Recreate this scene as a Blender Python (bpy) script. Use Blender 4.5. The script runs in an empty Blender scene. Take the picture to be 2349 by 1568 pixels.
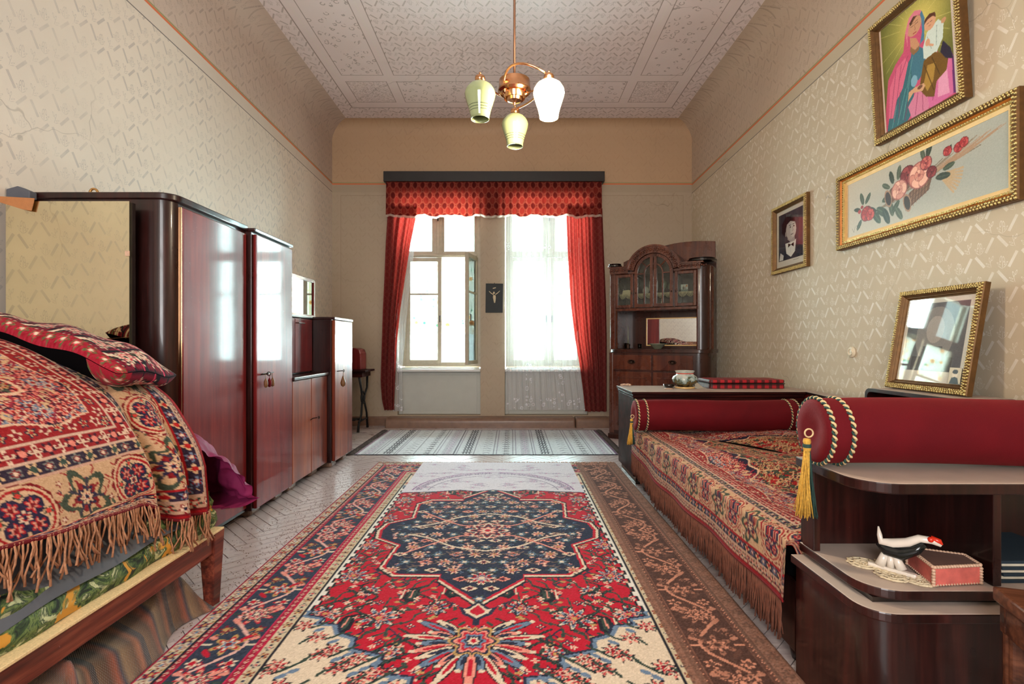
import bpy, bmesh, math, random
import numpy as np
from mathutils import Vector, Matrix
random.seed(7); RNG = np.random.RandomState(7)
PI = math.pi
sc = bpy.context.scene
C = sc.collection
sin, cos = math.sin, math.cos

# ------------------------------------------------------------------ camera
cam_d = bpy.data.cameras.new('camera'); cam = bpy.data.objects.new('camera', cam_d); C.objects.link(cam)
cam.location = (0, 0, 1.13); cam.rotation_euler = (PI/2, 0, 0)
cam_d.sensor_width = 36; cam_d.lens = 18.0; cam_d.shift_y = 0.0013; cam_d.clip_start = 0.05
sc.camera = cam
# ------------------------------------------------------------------ world, daylight, exposure
sc.view_settings.view_transform = 'Standard'; sc.view_settings.look = 'None'
sc.view_settings.gamma = 1.0; sc.view_settings.use_curve_mapping = False
sc.view_settings.exposure = 0.28
sc.cycles.use_denoising = True
sc.cycles.max_bounces = 6; sc.cycles.diffuse_bounces = 4; sc.cycles.glossy_bounces = 3; sc.cycles.transparent_max_bounces = 10
sc.cycles.use_adaptive_sampling = True; sc.cycles.adaptive_threshold = 0.06
sc.cycles.sample_clamp_indirect = 6.0
w = bpy.data.worlds.new('daylight'); sc.world = w; w.use_nodes = True
bg = w.node_tree.nodes['Background']; bg.inputs[0].default_value = (0.86, 0.93, 1.0, 1); bg.inputs[1].default_value = 5.0

def area(name, loc, rot, sx, sy, power, col, spread=PI):
    l = bpy.data.lights.new(name, 'AREA'); l.shape = 'RECTANGLE'; l.size = sx; l.size_y = sy
    l.energy = power; l.color = col; l.spread = spread
    o = bpy.data.objects.new(name, l); C.objects.link(o); o.location = loc; o.rotation_euler = rot
    return o
# skylight arriving at the two front windows; last lamp is fill, added behind the camera
area('window_daylight', (-1.0, 8.15, 1.95), (-PI/2, 0, 0), 1.5, 2.7, 820, (0.88, 0.94, 1.0))
area('window_daylight', (0.50, 8.15, 1.95), (-PI/2, 0, 0), 1.5, 2.7, 820, (0.88, 0.94, 1.0))
area('window_daylight', (-0.4, -2.15, 1.9), (PI/2, 0, 0), 1.7, 2.2, 130, (1.0, 0.97, 0.93))  # fill lamp added behind the camera

# ------------------------------------------------------------------ mesh helpers
class MB:
    def __init__(s): s.v = []; s.f = []
    def add(s, vs, fs):
        n = len(s.v); s.v += [tuple(p) for p in vs]; s.f += [tuple(i+n for i in f) for f in fs]; return s
    def box(s, x0, x1, y0, y1, z0, z1):
        return s.add([(x0,y0,z0),(x1,y0,z0),(x1,y1,z0),(x0,y1,z0),(x0,y0,z1),(x1,y0,z1),(x1,y1,z1),(x0,y1,z1)],
                     [(0,3,2,1),(4,5,6,7),(0,1,5,4),(1,2,6,5),(2,3,7,6),(3,0,4,7)])
    def prism(s, poly, a, b, ax='z'):
        n = len(poly)
        def m(p, t):
            if ax == 'z': return (p[0], p[1], t)
            if ax == 'y': return (p[0], t, p[1])
            return (t, p[0], p[1])
        vs = [m(p, a) for p in poly]+[m(p, b) for p in poly]
        fs = [tuple(range(n))[::-1], tuple(range(n, 2*n))]+[(i, (i+1) % n, n+(i+1) % n, n+i) for i in range(n)]
        return s.add(vs, fs)
    def lathe(s, prof, c=(0,0,0), n=24, cap=True, sq=None):
        vs = []; fs = []
        for r, z in prof:
            for k in range(n):
                a = 2*PI*k/n; q = 1
                if sq: q = 1/(abs(cos(a))**sq+abs(sin(a))**sq)**(1/sq)
                vs.append((c[0]+r*q*cos(a), c[1]+r*q*sin(a), c[2]+z))
        for i in range(len(prof)-1):
            for k in range(n):
                k2 = (k+1) % n
                fs.append((i*n+k, i*n+k2, (i+1)*n+k2, (i+1)*n+k))
        if cap:
            fs.append(tuple(range(n))[::-1]); m = len(prof)-1
            fs.append(tuple(range(m*n, m*n+n)))
        return s.add(vs, fs)
    def tube(s, pts, r, n=8, cap=True):
        pts = [Vector(p) for p in pts]; m = len(pts)
        rs = r if isinstance(r, (list, tuple)) else [r]*m
        vs = []; fs = []; up = None
        for i, p in enumerate(pts):
            d = (pts[min(i+1, m-1)]-pts[max(i-1, 0)])
            if d.length < 1e-9: d = Vector((0,0,1))
            d.normalize()
            if up is None:
                up = Vector((0,0,1)) if abs(d.z) < .9 else Vector((1,0,0))
            a = d.cross(up)
            if a.length < 1e-6: a = d.cross(Vector((1,0,0)))
            a.normalize(); b = a.cross(d); up = b
            for k in range(n):
                t = 2*PI*k/n
                vs.append(p+a*(rs[i]*cos(t))+b*(rs[i]*sin(t)))
        for i in range(m-1):
            for k in range(n):
                k2 = (k+1) % n
                fs.append((i*n+k, i*n+k2, (i+1)*n+k2, (i+1)*n+k))
        if cap:
            fs.append(tuple(range(n))[::-1]); fs.append(tuple(range((m-1)*n, m*n)))
        return s.add(vs, fs)
    def ball(s, c, rx, ry=None, rz=None, n=10, m=6):
        ry = rx if ry is None else ry; rz = rx if rz is None else rz
        vs = [(c[0],c[1],c[2]-rz)]
        for i in range(1, m):
            t = -PI/2+PI*i/m
            for k in range(n):
                a = 2*PI*k/n; vs.append((c[0]+rx*cos(t)*cos(a), c[1]+ry*cos(t)*sin(a), c[2]+rz*sin(t)))
        vs.append((c[0],c[1],c[2]+rz)); fs = []
        for k in range(n): fs.append((0, 1+(k+1) % n, 1+k))
        for i in range(m-2):
            for k in range(n): fs.append((1+i*n+k, 1+i*n+(k+1) % n, 1+(i+1)*n+(k+1) % n, 1+(i+1)*n+k))
        l = len(vs)-1
        for k in range(n): fs.append((1+(m-2)*n+k, 1+(m-2)*n+(k+1) % n, l))
        return s.add(vs, fs)
    def torus(s, c, R, r, ax='y', n=20, m=6, sx=1, sz=1):
        pts = []
        for k in range(n+1):
            a = 2*PI*k/n; u = R*cos(a)*sx; v = R*sin(a)*sz
            pts.append({'y':(c[0]+u,c[1],c[2]+v),'z':(c[0]+u,c[1]+v,c[2]),'x':(c[0],c[1]+u,c[2]+v)}[ax])
        return s.tube(pts, r, m, False)
    def grid(s, fn, nu, nv):
        vs = [fn(i/nu, j/nv) for j in range(nv+1) for i in range(nu+1)]
        fs = [(j*(nu+1)+i, j*(nu+1)+i+1, (j+1)*(nu+1)+i+1, (j+1)*(nu+1)+i) for j in range(nv) for i in range(nu)]
        return s.add(vs, fs)
    def frame(s, x0, x1, z0, z1, w, ya, yb):      # a rectangular frame in the XZ plane
        s.box(x0, x0+w, ya, yb, z0, z1); s.box(x1-w, x1, ya, yb, z0, z1)
        s.box(x0+w, x1-w, ya, yb, z0, z0+w); s.box(x0+w, x1-w, ya, yb, z1-w, z1); return s

def off(p):
    o = Vector((0,0,0))
    while p is not None: o += p.location; p = p.parent
    return o
def finish(me, name, m, parent=None, smooth=False, bevel=0, solid=0):
    if m: me.materials.append(m)
    if smooth: me.polygons.foreach_set('use_smooth', [True]*len(me.polygons))
    o = bpy.data.objects.new(name, me); C.objects.link(o)
    if parent is not None: o.parent = parent
    if solid:
        b = o.modifiers.new('thickness', 'SOLIDIFY'); b.thickness = solid
    if bevel:
        b = o.modifiers.new('edge', 'BEVEL'); b.width = bevel; b.segments = 2; b.limit_method = 'ANGLE'; b.angle_limit = .6
        b.harden_normals = False
    return o
def obj(name, mb, m, parent=None, smooth=False, bevel=0, solid=0, local=False):
    vs = mb.v
    if parent is not None and not local:
        o = off(parent); vs = [(v[0]-o.x, v[1]-o.y, v[2]-o.z) for v in vs]
    me = bpy.data.meshes.new(name); me.from_pydata(vs, [], mb.f); me.update()
    return finish(me, name, m, parent, smooth, bevel, solid)
def auto(o, ang=.7):
    me = o.data
    me.polygons.foreach_set('use_smooth', [True]*len(me.polygons))
    try: me.set_sharp_from_angle(angle=ang)
    except Exception: pass
    return o
def colgrid(name, P, col, m, parent=None, local=False, smooth=True):
    """P (ny,nx,3) metres, col (ny,nx,3) sRGB 0..255: a fine woven or painted sheet with one colour per knot"""
    ny, nx = P.shape[:2]; P = P.reshape(-1, 3).astype(np.float64)
    if parent is not None and not local: P = P-np.array(off(parent))
    idx = np.arange(ny*nx).reshape(ny, nx)
    q = np.stack([idx[:-1,:-1], idx[:-1,1:], idx[1:,1:], idx[1:,:-1]], -1).reshape(-1, 4)
    me = bpy.data.meshes.new(name); nf = len(q)
    me.vertices.add(len(P)); me.vertices.foreach_set('co', P.ravel().astype(np.float32))
    me.loops.add(nf*4); me.loops.foreach_set('vertex_index', q.ravel().astype(np.int32))
    me.polygons.add(nf); me.polygons.foreach_set('loop_start', np.arange(0, nf*4, 4, dtype=np.int32))
    me.polygons.foreach_set('loop_total', np.full(nf, 4, dtype=np.int32))
    me.update(); me.validate()
    ca = me.color_attributes.new('knots', 'FLOAT_COLOR', 'POINT')
    c = np.clip(col.reshape(-1, 3)/255., 0, 1); c = np.where(c < .04045, c/12.92, ((c+.055)/1.055)**2.4)
    ca.data.foreach_set('color', np.concatenate([c, np.ones((len(c), 1))], 1).ravel().astype(np.float32))
    return finish(me, name, m, parent, smooth)
def tag(o, label=None, cat=None, group=None, kind=None):
    if label: o['label'] = label
    if cat: o['category'] = cat
    if group: o['group'] = group
    if kind: o['kind'] = kind
    return o
def thing(name, label, cat, loc=(0,0,0), rz=0, group=None, rx=0):
    o = bpy.data.objects.new(name, None); C.objects.link(o); o.empty_display_size = .1
    o.location = loc; o.rotation_euler = (rx, 0, rz); return tag(o, label, cat, group)
def copy_tree(o, parent=None):
    c = o.copy(); C.objects.link(c); c.parent = parent
    for ch in list(o.children): copy_tree(ch, c)
    return c
def struct(name, mb, m, smooth=False, bevel=0):
    return tag(obj(name, mb, m, None, smooth, bevel), kind='structure')

# ------------------------------------------------------------------ shader expression helpers
def lin(c):
    c = [x/255. for x in c[:3]]
    return tuple(x/12.92 if x < .04045 else ((x+.055)/1.055)**2.4 for x in c)+(1,)
class X:
    nt = None
    def __init__(s, k): s.k = k
    @staticmethod
    def op(o, *a):
        n = X.nt.nodes.new('ShaderNodeMath'); n.operation = o
        for i, v in enumerate(a):
            v = v.k if isinstance(v, X) else v
            if isinstance(v, (int, float)): n.inputs[i].default_value = v
            else: X.nt.links.new(v, n.inputs[i])
        return X(n.outputs[0])
    def __add__(s, o): return X.op('ADD', s, o)
    __radd__ = __add__
    def __sub__(s, o): return X.op('SUBTRACT', s, o)
    def __rsub__(s, o): return X.op('SUBTRACT', o, s)
    def __mul__(s, o): return X.op('MULTIPLY', s, o)
    __rmul__ = __mul__
    def __truediv__(s, o): return X.op('DIVIDE', s, o)
def fr(a): return X.op('FRACT', a)
def ab(a): return X.op('ABSOLUTE', a)
def sn(a): return X.op('SINE', a)
def mn(a, b): return X.op('MINIMUM', a, b)
def mx(a, b): return X.op('MAXIMUM', a, b)
def sq(a): return X.op('SQRT', a)
def lt(a, b): return X.op('LESS_THAN', a, b)
def gt(a, b): return X.op('GREATER_THAN', a, b)
def clampx(a): return mn(mx(a, 0.0), 1.0)
def inside(d, soft): return clampx((0.0-d)/soft+.5)
def coords(kind='Object'):
    t = X.nt.nodes.new('ShaderNodeTexCoord'); s = X.nt.nodes.new('ShaderNodeSeparateXYZ')
    X.nt.links.new(t.outputs[kind], s.inputs[0]); return [X(o) for o in s.outputs]
def vec(x, y, z):
    n = X.nt.nodes.new('ShaderNodeCombineXYZ')
    for i, v in enumerate((x, y, z)):
        if isinstance(v, X): X.nt.links.new(v.k, n.inputs[i])
        else: n.inputs[i].default_value = v
    return n.outputs[0]
def noise(v, scale, detail=3, rough=.55, dist=0):
    n = X.nt.nodes.new('ShaderNodeTexNoise'); X.nt.links.new(v, n.inputs['Vector'])
    n.inputs['Scale'].default_value = scale; n.inputs['Detail'].default_value = detail
    n.inputs['Roughness'].default_value = rough; n.inputs['Distortion'].default_value = dist
    return X(n.outputs[0])
def voro(v, scale, out=0, feat='F1'):
    n = X.nt.nodes.new('ShaderNodeTexVoronoi'); n.feature = feat; X.nt.links.new(v, n.inputs['Vector'])
    n.inputs['Scale'].default_value = scale; return X(n.outputs[out])
def mixc(f, a, b):
    n = X.nt.nodes.new('ShaderNodeMix'); n.data_type = 'RGBA'
    if isinstance(f, X): X.nt.links.new(f.k, n.inputs[0])
    else: n.inputs[0].default_value = f
    for i, c in ((6, a), (7, b)):
        if isinstance(c, tuple): n.inputs[i].default_value = c
        else: X.nt.links.new(c, n.inputs[i])
    return n.outputs[2]
def ramp(f, stops):
    n = X.nt.nodes.new('ShaderNodeValToRGB'); X.nt.links.new(f.k, n.inputs[0]); e = n.color_ramp.elements
    while len(e) < len(stops): e.new(.5)
    for i, (p, c) in enumerate(stops): e[i].position = p; e[i].color = lin(c)
    return n.outputs[0]
def mat(name):
    m = bpy.data.materials.new(name); m.use_nodes = True; X.nt = m.node_tree
    return m, m.node_tree.nodes['Principled BSDF']
def setp(b, **k):
    for n, v in k.items():
        n = {'col':'Base Color','rough':'Roughness','metal':'Metallic','spec':'Specular IOR Level','coat':'Coat Weight','coatr':'Coat Roughness','sheen':'Sheen Weight','emit':'Emission Color','es':'Emission Strength','trans':'Transmission Weight','alpha':'Alpha'}[n]
        if isinstance(v, X): X.nt.links.new(v.k, b.inputs[n])
        elif isinstance(v, (int, float, tuple)): b.inputs[n].default_value = v
        else: X.nt.links.new(v, b.inputs[n])
def bump(b, h, strength=.3, dist=.002):
    n = X.nt.nodes.new('ShaderNodeBump'); n.inputs['Strength'].default_value = strength; n.inputs['Distance'].default_value = dist
    X.nt.links.new(h.k, n.inputs['Height']); X.nt.links.new(n.outputs[0], b.inputs['Normal'])
def plain(name, c, rough=.5, metal=0, var=.12, scale=30, bumpy=.1, **k):
    m, b = mat(name); x, y, z = coords(); v = vec(x, y, z); n = noise(v, scale, 4)
    dark = tuple(int(q*(1-var)) for q in c); lite = tuple(min(255, int(q*(1+var))) for q in c)
    setp(b, col=mixc(n, lin(dark), lin(lite)), rough=rough, metal=metal, **k)
    if bumpy: bump(b, n, bumpy)
    return m
def wood(name, dark, mid, lite, rough=.2, ax=2, coat=.5, fine=60, scratch=0, spec=.4):
    m, b = mat(name); p = coords()
    s = [1., 1., 1.]; s[ax] = .06
    v = vec(p[0]*s[0], p[1]*s[1], p[2]*s[2])
    g = noise(v, fine, 5, .6, .4); big = noise(v, 7, 4, .6, 1.2)
    f = clampx((g-.5)*.9+big)
    col = ramp(f, [(.3, dark), (.52, mid), (.75, lite)])
    r = noise(vec(*p), 9, 4)
    if scratch:
        q = noise(vec(p[0], p[1], p[2]), 75, 3, .7); k = clampx((q-.70)*14)*scratch
        col = mixc(k, col, lin((190,160,160)))
    setp(b, col=col, rough=(r-.5)*.25+rough, coat=coat, coatr=.07, spec=spec)
    bump(b, g, .04, .001)
    return m

# ---- wall stencil: zigzag of hatched rods with sprigs of leaves, repeat 0.30 x 0.17 m
def stencil(u, v, SU=.125, SV=.178):
    k = X.op('FLOOR', u/SU); par = fr(k*.5)
    a = (fr(u/SU)-.5)*SU; c = (fr(v/SV+par)-.5)*SV
    def bar(cx, cy, ang, L, W):
        dx = a-cx; dy = c-cy
        p = dx*cos(ang)+dy*sin(ang); q = dy*cos(ang)-dx*sin(ang)
        d = mx(ab(p)-L, ab(q)-W)
        hatch = clampx(sn(p*900+q*700)*1.2+.9)*.5+.5
        return inside(d, .0015)*hatch
    def leaf(cx, cy, ang, L, W, ring=True):
        dx = a-cx; dy = c-cy
        p = (dx*cos(ang)+dy*sin(ang))/L; q = (dy*cos(ang)-dx*sin(ang))/W
        r = sq(p*p+q*q)
        return inside(ab(r-.85)-.18, .2) if ring else inside(r-1.0, .2)
    m = bar(-.028, .036, -1.05, .042, .0078)
    m = mx(m, bar(.026, -.044, .86, .040, .0078))
    for (cx, cy, an, L, W) in ((.020,.040,1.35,.017,.0055),(.036,.044,1.75,.017,.0055),(.047,.022,.7,.012,.004),(.008,.020,2.5,.012,.004),
                               (-.030,-.040,1.3,.014,.0045),(-.044,-.034,1.9,.013,.0045),(-.018,-.060,.5,.011,.0035)):
        m = mx(m, leaf(cx, cy, an, L, W))
    for (cx, cy, an, L, W) in ((.026,.014,1.57,.022,.0015),(.040,.004,.7,.014,.0014),(.012,.006,2.4,.014,.0014),(-.034,-.064,1.3,.018,.0014),(-.022,-.074,.4,.012,.0013)):
        m = mx(m, leaf(cx, cy, an, L, W, False))
    return m
def wall_mat(name, axis, low, low2, up, up2, z0, slope, yref=7.06, pat=True, panel=False):
    m, b = mat(name); x, y, z = coords(); v = vec(x, y, z)
    u = y if axis == 'y' else x
    zl = (yref-y)*slope+z0
    s = stencil(u, z) if pat else noise(v, 25, 2)*.0
    h = z-zl
    big = noise(v, 1.3, 4, .6); fine = noise(v, 40, 4, .7)
    wear = clampx((noise(v, 2.2, 5, .65)-.36)*5)*.75+.25
    s2 = s*wear
    c_low = mixc(s2, lin(low), lin(low2)); c_up = mixc(s2*1.0, lin(up), lin(up2))
    above = gt(h, 0.0)
    col = mixc(above, c_low, c_up)
    band = gt(h, -.115)*lt(h, 0.0)
    col = mixc(band, col, lin(tuple(int(q*.97) for q in low)))
    if panel:
        xx = ab(x); d = mx(xx-2.36, h+.16)
        col = mixc(inside(ab(d)-.002, .002)*.6, col, lin((120,98,78)))
    else:
        col = mixc(inside(ab(h+.118)-.004, .003), col, lin((112,104,100)))
    col = mixc(inside(ab(h)-.009, .003), col, lin((212,112,70)))
    col = mixc(inside(ab(h-.016)-.006, .003), col, lin((150,150,104)))
    dirt = clampx((big-.45)*1.6)*.22+clampx((fine-.6)*3)*.10
    col = mixc(dirt, col, lin((128,104,84)))
    crack = voro(vec(x+noise(v,3)*.3, y+noise(v,2.4)*.3, z+noise(v,2.7)*.3), .9, 0, 'DISTANCE_TO_EDGE')
    col = mixc(inside(crack-.0022, .002)*.35*clampx((big-.48)*6), col, lin((90,72,60)))
    setp(b, col=col, rough=.62-s2*.16, spec=.35)
    bump(b, fine*.5, .35, .002)
    return m
M = {}
M['wall_left'] = wall_mat('wall_left', 'y', (217,204,189), (180,170,162), (196,176,162), (166,148,136), 3.335, .032)
M['wall_right'] = wall_mat('wall_right', 'y', (202,186,160), (232,224,212), (196,176,156), (166,146,128), 3.315, .028)
M['wall_back'] = wall_mat('wall_back', 'x', (176,158,136), (168,150,128), (188,156,124), (180,148,116), 3.325, 0, panel=True)
M['wall_rear'] = wall_mat('wall_rear', 'x', (203,186,160), (190,176,158), (196,172,150), (174,152,132), 3.4, 0)
def ceil_mat():
    m, b = mat('ceiling'); x, y, z = coords(); v = vec(x, y, z); ax = ab(x)
    s = stencil(x, y)
    field = lt(ax, 1.34)*lt(y, 5.8)
    strip = gt(ax, 1.46)*lt(ax, 1.93)*lt(y, 5.8)
    strip2 = lt(ax, 1.34)*gt(y, 5.94)*lt(y, 6.45)
    corner = gt(ax, 1.46)*lt(ax, 1.93)*gt(y, 5.94)*lt(y, 6.45)
    outer = mx(gt(ax, 2.06), gt(y, 6.6))
    dots = voro(vec(x, y, 0.0), 13); dd = inside(ab(dots-.28)-.06, .05)*gt(noise(v, 30, 1), .46)
    scr = inside(ab(noise(v, 22, 2, .5, 1.5)-.5)-.03, .03)
    base = lin((232,219,218))
    col = mixc(s*.85*mx(field, outer), base, lin((166,150,144)))
    col = mixc(mx(strip, strip2)*dd*.6, col, lin((132,116,110)))
    col = mixc(corner*scr*.6, col, lin((140,122,112)))
    # bands and their lines
    def rect(hx, hy):
        return mx(ax-hx, y-hy)
    L = inside(ab(rect(2.06, 6.6))-.006, .004)
    L = mx(L, inside(ab(mx(ab(ax-1.695)-.235, y-5.8))-.004, .004))
    L = mx(L, inside(ab(mx(ax-1.34, y-5.8))-.004, .004))
    L = mx(L, inside(ab(mx(ab(ax-1.695)-.235, ab(y-6.195)-.255))-.004, .004))
    L = mx(L, inside(ab(mx(ax-1.34, ab(y-6.195)-.255))-.004, .004))
    W = inside(ab(rect(1.995, 6.525))-.009, .004)
    W = mx(W, inside(ab(ax-1.40)-.007, .004)*lt(y, 6.5)); W = mx(W, inside(ab(y-5.87)-.007, .004)*lt(ax, 1.98))
    col = mixc(W*.6, col, lin((232,222,216))); col = mixc(L*.75, col, lin((120,100,90)))
    big = noise(v, 1.1, 5, .62); crack = voro(vec(x+noise(v,2)*.6, y+noise(v,2.3)*.6, 0.0), .55, 0, 'DISTANCE_TO_EDGE')
    col = mixc(clampx((big-.5)*2)*.22, col, lin((150,126,110)))
    col = mixc(inside(crack-.0015, .002)*.4, col, lin((110,92,84)))
    setp(b, col=col, rough=.55-s*.1); bump(b, noise(v, 50, 3)*.5, .3, .002)
    return m
M['ceiling'] = ceil_mat()
M['mahogany'] = wood('red_mahogany', (92,20,22), (112,28,28), (134,42,36), .4, 2, .35, 16, .6, .12)
M['burl'] = wood('figured_veneer', (98,40,28), (126,58,38), (156,82,52), .4, 2, .35, 10, .35, .15)
M['darkwood'] = wood('dark_polished_wood', (22,7,6), (38,13,11), (58,22,18), .32, 2, .28, 50, .1)
M['darkwood_x'] = wood('dark_polished_wood_long', (24,8,7), (44,15,13), (70,26,20), .45, 0, .0, 50, .1, .08)
M['buffet'] = wood('buffet_walnut', (66,30,20), (88,44,28), (108,58,38), .28, 2, .35, 30)
M['buffet_dark'] = wood('buffet_dark_walnut', (44,20,14), (58,29,20), (74,38,26), .3, 2, .25, 30)
M['black_lac'] = plain('black_lacquer', (28,20,18), .2, coat=.6)
M['bedwood'] = wood('worn_bed_wood', (56,20,14), (98,40,28), (140,72,50), .38, 1, .2, 60, .4)
M['stoolwood'] = wood('stool_wood', (52,26,16), (92,52,34), (130,82,58), .35, 0, .2, 60, .2)
M['dust_top'] = plain('dusty_top', (178,160,148), .5, var=.08, scale=12)
M['pelmet'] = plain('pelmet_black', (34,30,29), .4, var=.3, scale=9)
M['paint'] = plain('window_paint', (178,166,146), .4, var=.1, scale=18)
M['white_sill'] = plain('sill_paint', (214,212,208), .35, var=.06, scale=10)
M['apron'] = plain('apron_plaster', (186,186,178), .6, var=.05, scale=5)
M['skirt'] = plain('skirting_paint', (128,98,80), .35, var=.15, scale=14)
M['gold'] = plain('antique_gold', (214,180,122), .3, .8, var=.3, scale=60, bumpy=.4)
M['gold_dull'] = plain('dull_gold', (168,128,76), .42, .7, var=.35, scale=80, bumpy=.4)
M['gold_recess'] = plain('gold_recess', (104,74,40), .5, .5, var=.3)
M['gilt_line'] = plain('gilt_slip', (232,192,130), .45, .2, var=.06)
M['amber'] = plain('amber_frame', (196,118,44), .35, .3, var=.2)
M['brass'] = plain('rose_brass', (200,150,110), .18, 1, var=.1)
M['rodbrown'] = plain('brown_rod', (96,66,48), .35, .4)
M['iron'] = plain('black_iron', (28,28,30), .5, .3)
M['key'] = plain('old_key_metal', (60,44,36), .4, .8)
M['tagleather'] = plain('key_tag', (110,74,40), .5)
M['ochre'] = plain('gold_tassel_thread', (196,146,58), .8, var=.35, scale=150)
M['rope'] = plain('cream_rope', (212,184,136), .8, var=.2, scale=200)
M['green_thread'] = plain('green_thread', (34,62,56), .8, var=.3, scale=200)
M['porcelain'] = plain('porcelain', (226,214,200), .2, coat=.5, var=.04)
M['porc_black'] = plain('black_glaze', (20,24,24), .15)
M['porc_red'] = plain('red_glaze', (214,50,28), .2)
M['clearglass_dark'] = plain('smoked_glass', (70,74,70), .1, spec=.8)
M['celadon'] = plain('celadon_bowl', (124,126,106), .25, var=.15)
M['white_cloth'] = plain('crochet', (214,196,164), .9, var=.1)
M['shell_trim'] = plain('shell_trim', (196,160,136), .4, var=.2, scale=100)
M['shell_pink'] = plain('pink_satin_panel', (206,96,88), .35, var=.35, scale=26)
M['box_top'] = plain('box_lid', (112,84,76), .5)
M['fringe'] = plain('fringe_thread', (146,100,72), .9, var=.45, scale=90)
M['fringe_brown'] = plain('brown_fringe', (104,62,46), .9, var=.4, scale=60)
M['fringe_dark'] = plain('dark_fringe', (70,60,58), .9, var=.3)
M['black_cloth'] = plain('black_cloth', (5,4,5), .95, bumpy=0, spec=.05)
M['grey_sheet'] = plain('grey_sheet', (84,86,94), .7, var=.15, scale=8)
M['satin'] = plain('plum_satin', (122,36,74), .62, var=.2, scale=10, bumpy=0, spec=.06)
M['lining'] = plain('teal_lining', (20,38,50), .8)
M['card'] = plain('tan_card', (176,116,70), .5)
M['bakelite'] = plain('bakelite_cream', (228,216,190), .35)
M['paper'] = plain('old_paper', (200,190,170), .8)
M['crumb'] = plain('debris', (104,76,52), .9)
M['parquet'] = wood('parquet', (160,142,142), (182,166,164), (204,190,188), .3, 0, .15, 30)
M['subfloor'] = plain('subfloor', (72,54,50), .8)
def mat_color():
    m, b = mat('woven_colours'); a = X.nt.nodes.new('ShaderNodeVertexColor'); a.layer_name = 'knots'
    x, y, z = coords(); n = noise(vec(x, y, z), 300, 2)
    c = mixc((n-.3)*.5, a.outputs[0], lin((20,10,16))); setp(b, col=c, rough=.9, spec=.12, sheen=.02); bump(b, n, .5, .003); return m
M['woven'] = mat_color()
def mat_paint():
    m, b = mat('painted_picture'); a = X.nt.nodes.new('ShaderNodeVertexColor'); a.layer_name = 'knots'
    x, y, z = coords(); n = noise(vec(x, y, z), 120, 3)
    setp(b, col=a.outputs[0], rough=.4, spec=.4); bump(b, n, .15, .001); return m
M['painted'] = mat_paint()
def mat_glazed():
    m, b = mat('print_under_glass'); a = X.nt.nodes.new('ShaderNodeVertexColor'); a.layer_name = 'knots'
    setp(b, col=a.outputs[0], rough=.03, spec=.7, coat=1.0, coatr=.01); return m
M['glazed'] = mat_glazed()
def mat_mirror(name, c=(225,225,220), r=.01):
    m, b = mat(name); x, y, z = coords(); n = noise(vec(x, y, z), 4, 5)
    setp(b, col=mixc(n, lin(c), lin(tuple(int(q*.92) for q in c))), metal=1.0, rough=r); return m
M['mirror'] = mat_mirror('mirror_silver', (226,220,190))
M['mirror2'] = mat_mirror('mirror_old', (200,205,205))
def mat_glass(name, tint=(240,248,246), refl=.12):
    m = bpy.data.materials.new(name); m.use_nodes = True; X.nt = m.node_tree; nt = m.node_tree; nt.nodes.clear()
    o = nt.nodes.new('ShaderNodeOutputMaterial'); t = nt.nodes.new('ShaderNodeBsdfTransparent'); g = nt.nodes.new('ShaderNodeBsdfGlossy')
    t.inputs[0].default_value = lin(tint); g.inputs['Roughness'].default_value = .02
    f = nt.nodes.new('ShaderNodeFresnel'); f.inputs[0].default_value = 1.45
    k = X.op('MULTIPLY', X(f.outputs[0]), refl*8)
    mi = nt.nodes.new('ShaderNodeMixShader'); nt.links.new(clampx(k).k, mi.inputs[0]); nt.links.new(t.outputs[0], mi.inputs[1]); nt.links.new(g.outputs[0], mi.inputs[2])
    nt.links.new(mi.outputs[0], o.inputs[0]); return m
M['glass'] = mat_glass('window_glass'); M['glass_cab'] = mat_glass('cabinet_glass', (235,240,235), .12)
def mat_sheer(name, colf, trans, alphaf):
    m = bpy.data.materials.new(name); m.use_nodes = True; X.nt = m.node_tree; nt = m.node_tree; nt.nodes.clear()
    o = nt.nodes.new('ShaderNodeOutputMaterial'); d = nt.nodes.new('ShaderNodeBsdfDiffuse'); tl = nt.nodes.new('ShaderNodeBsdfTranslucent')
    col = colf(); col = col if isinstance(col, list) else [col, col]
    for q, cc in zip((d, tl), col):
        if isinstance(cc, tuple): q.inputs[0].default_value = cc
        else: nt.links.new(cc, q.inputs[0])
    mi = nt.nodes.new('ShaderNodeMixShader'); mi.inputs[0].default_value = trans
    nt.links.new(d.outputs[0], mi.inputs[1]); nt.links.new(tl.outputs[0], mi.inputs[2])
    t = nt.nodes.new('ShaderNodeBsdfTransparent'); m2 = nt.nodes.new('ShaderNodeMixShader')
    a = alphaf()
    if isinstance(a, X): nt.links.new(a.k, m2.inputs[0])
    else: m2.inputs[0].default_value = a
    nt.links.new(t.outputs[0], m2.inputs[1]); nt.links.new(mi.outputs[0], m2.inputs[2]); nt.links.new(m2.outputs[0], o.inputs[0])
    return m
def damask(flow=False):
    def f():
        x, y, z = coords('Object'); u = x*10.0; v = z*7.0
        r = ab(fr(u)-.5)+ab(fr(v+X.op('FLOOR', u)*.5)-.5)*1.0
        r2 = sn(u*2*PI)*.5+sn((v+0.0)*2*PI)*.5
        ring = inside(ab(ab(r2)-.12)-.05, .05)
        n = noise(vec(x, y, z), 60, 3)
        dk = inside(.45-r2, .2)*.75
        c = mixc(dk, mixc(n, lin((112,40,36)), lin((128,50,42))), lin((64,22,22)))
        e = mixc(dk, lin((200,54,42)), lin((120,34,32)))
        return [mixc(ring*.5, c, lin((168,112,88))), mixc(ring*.5, e, lin((236,150,110)))]
    return f
M['damask'] = mat_sheer('red_damask', damask(), .17, lambda: 1.0)
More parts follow.
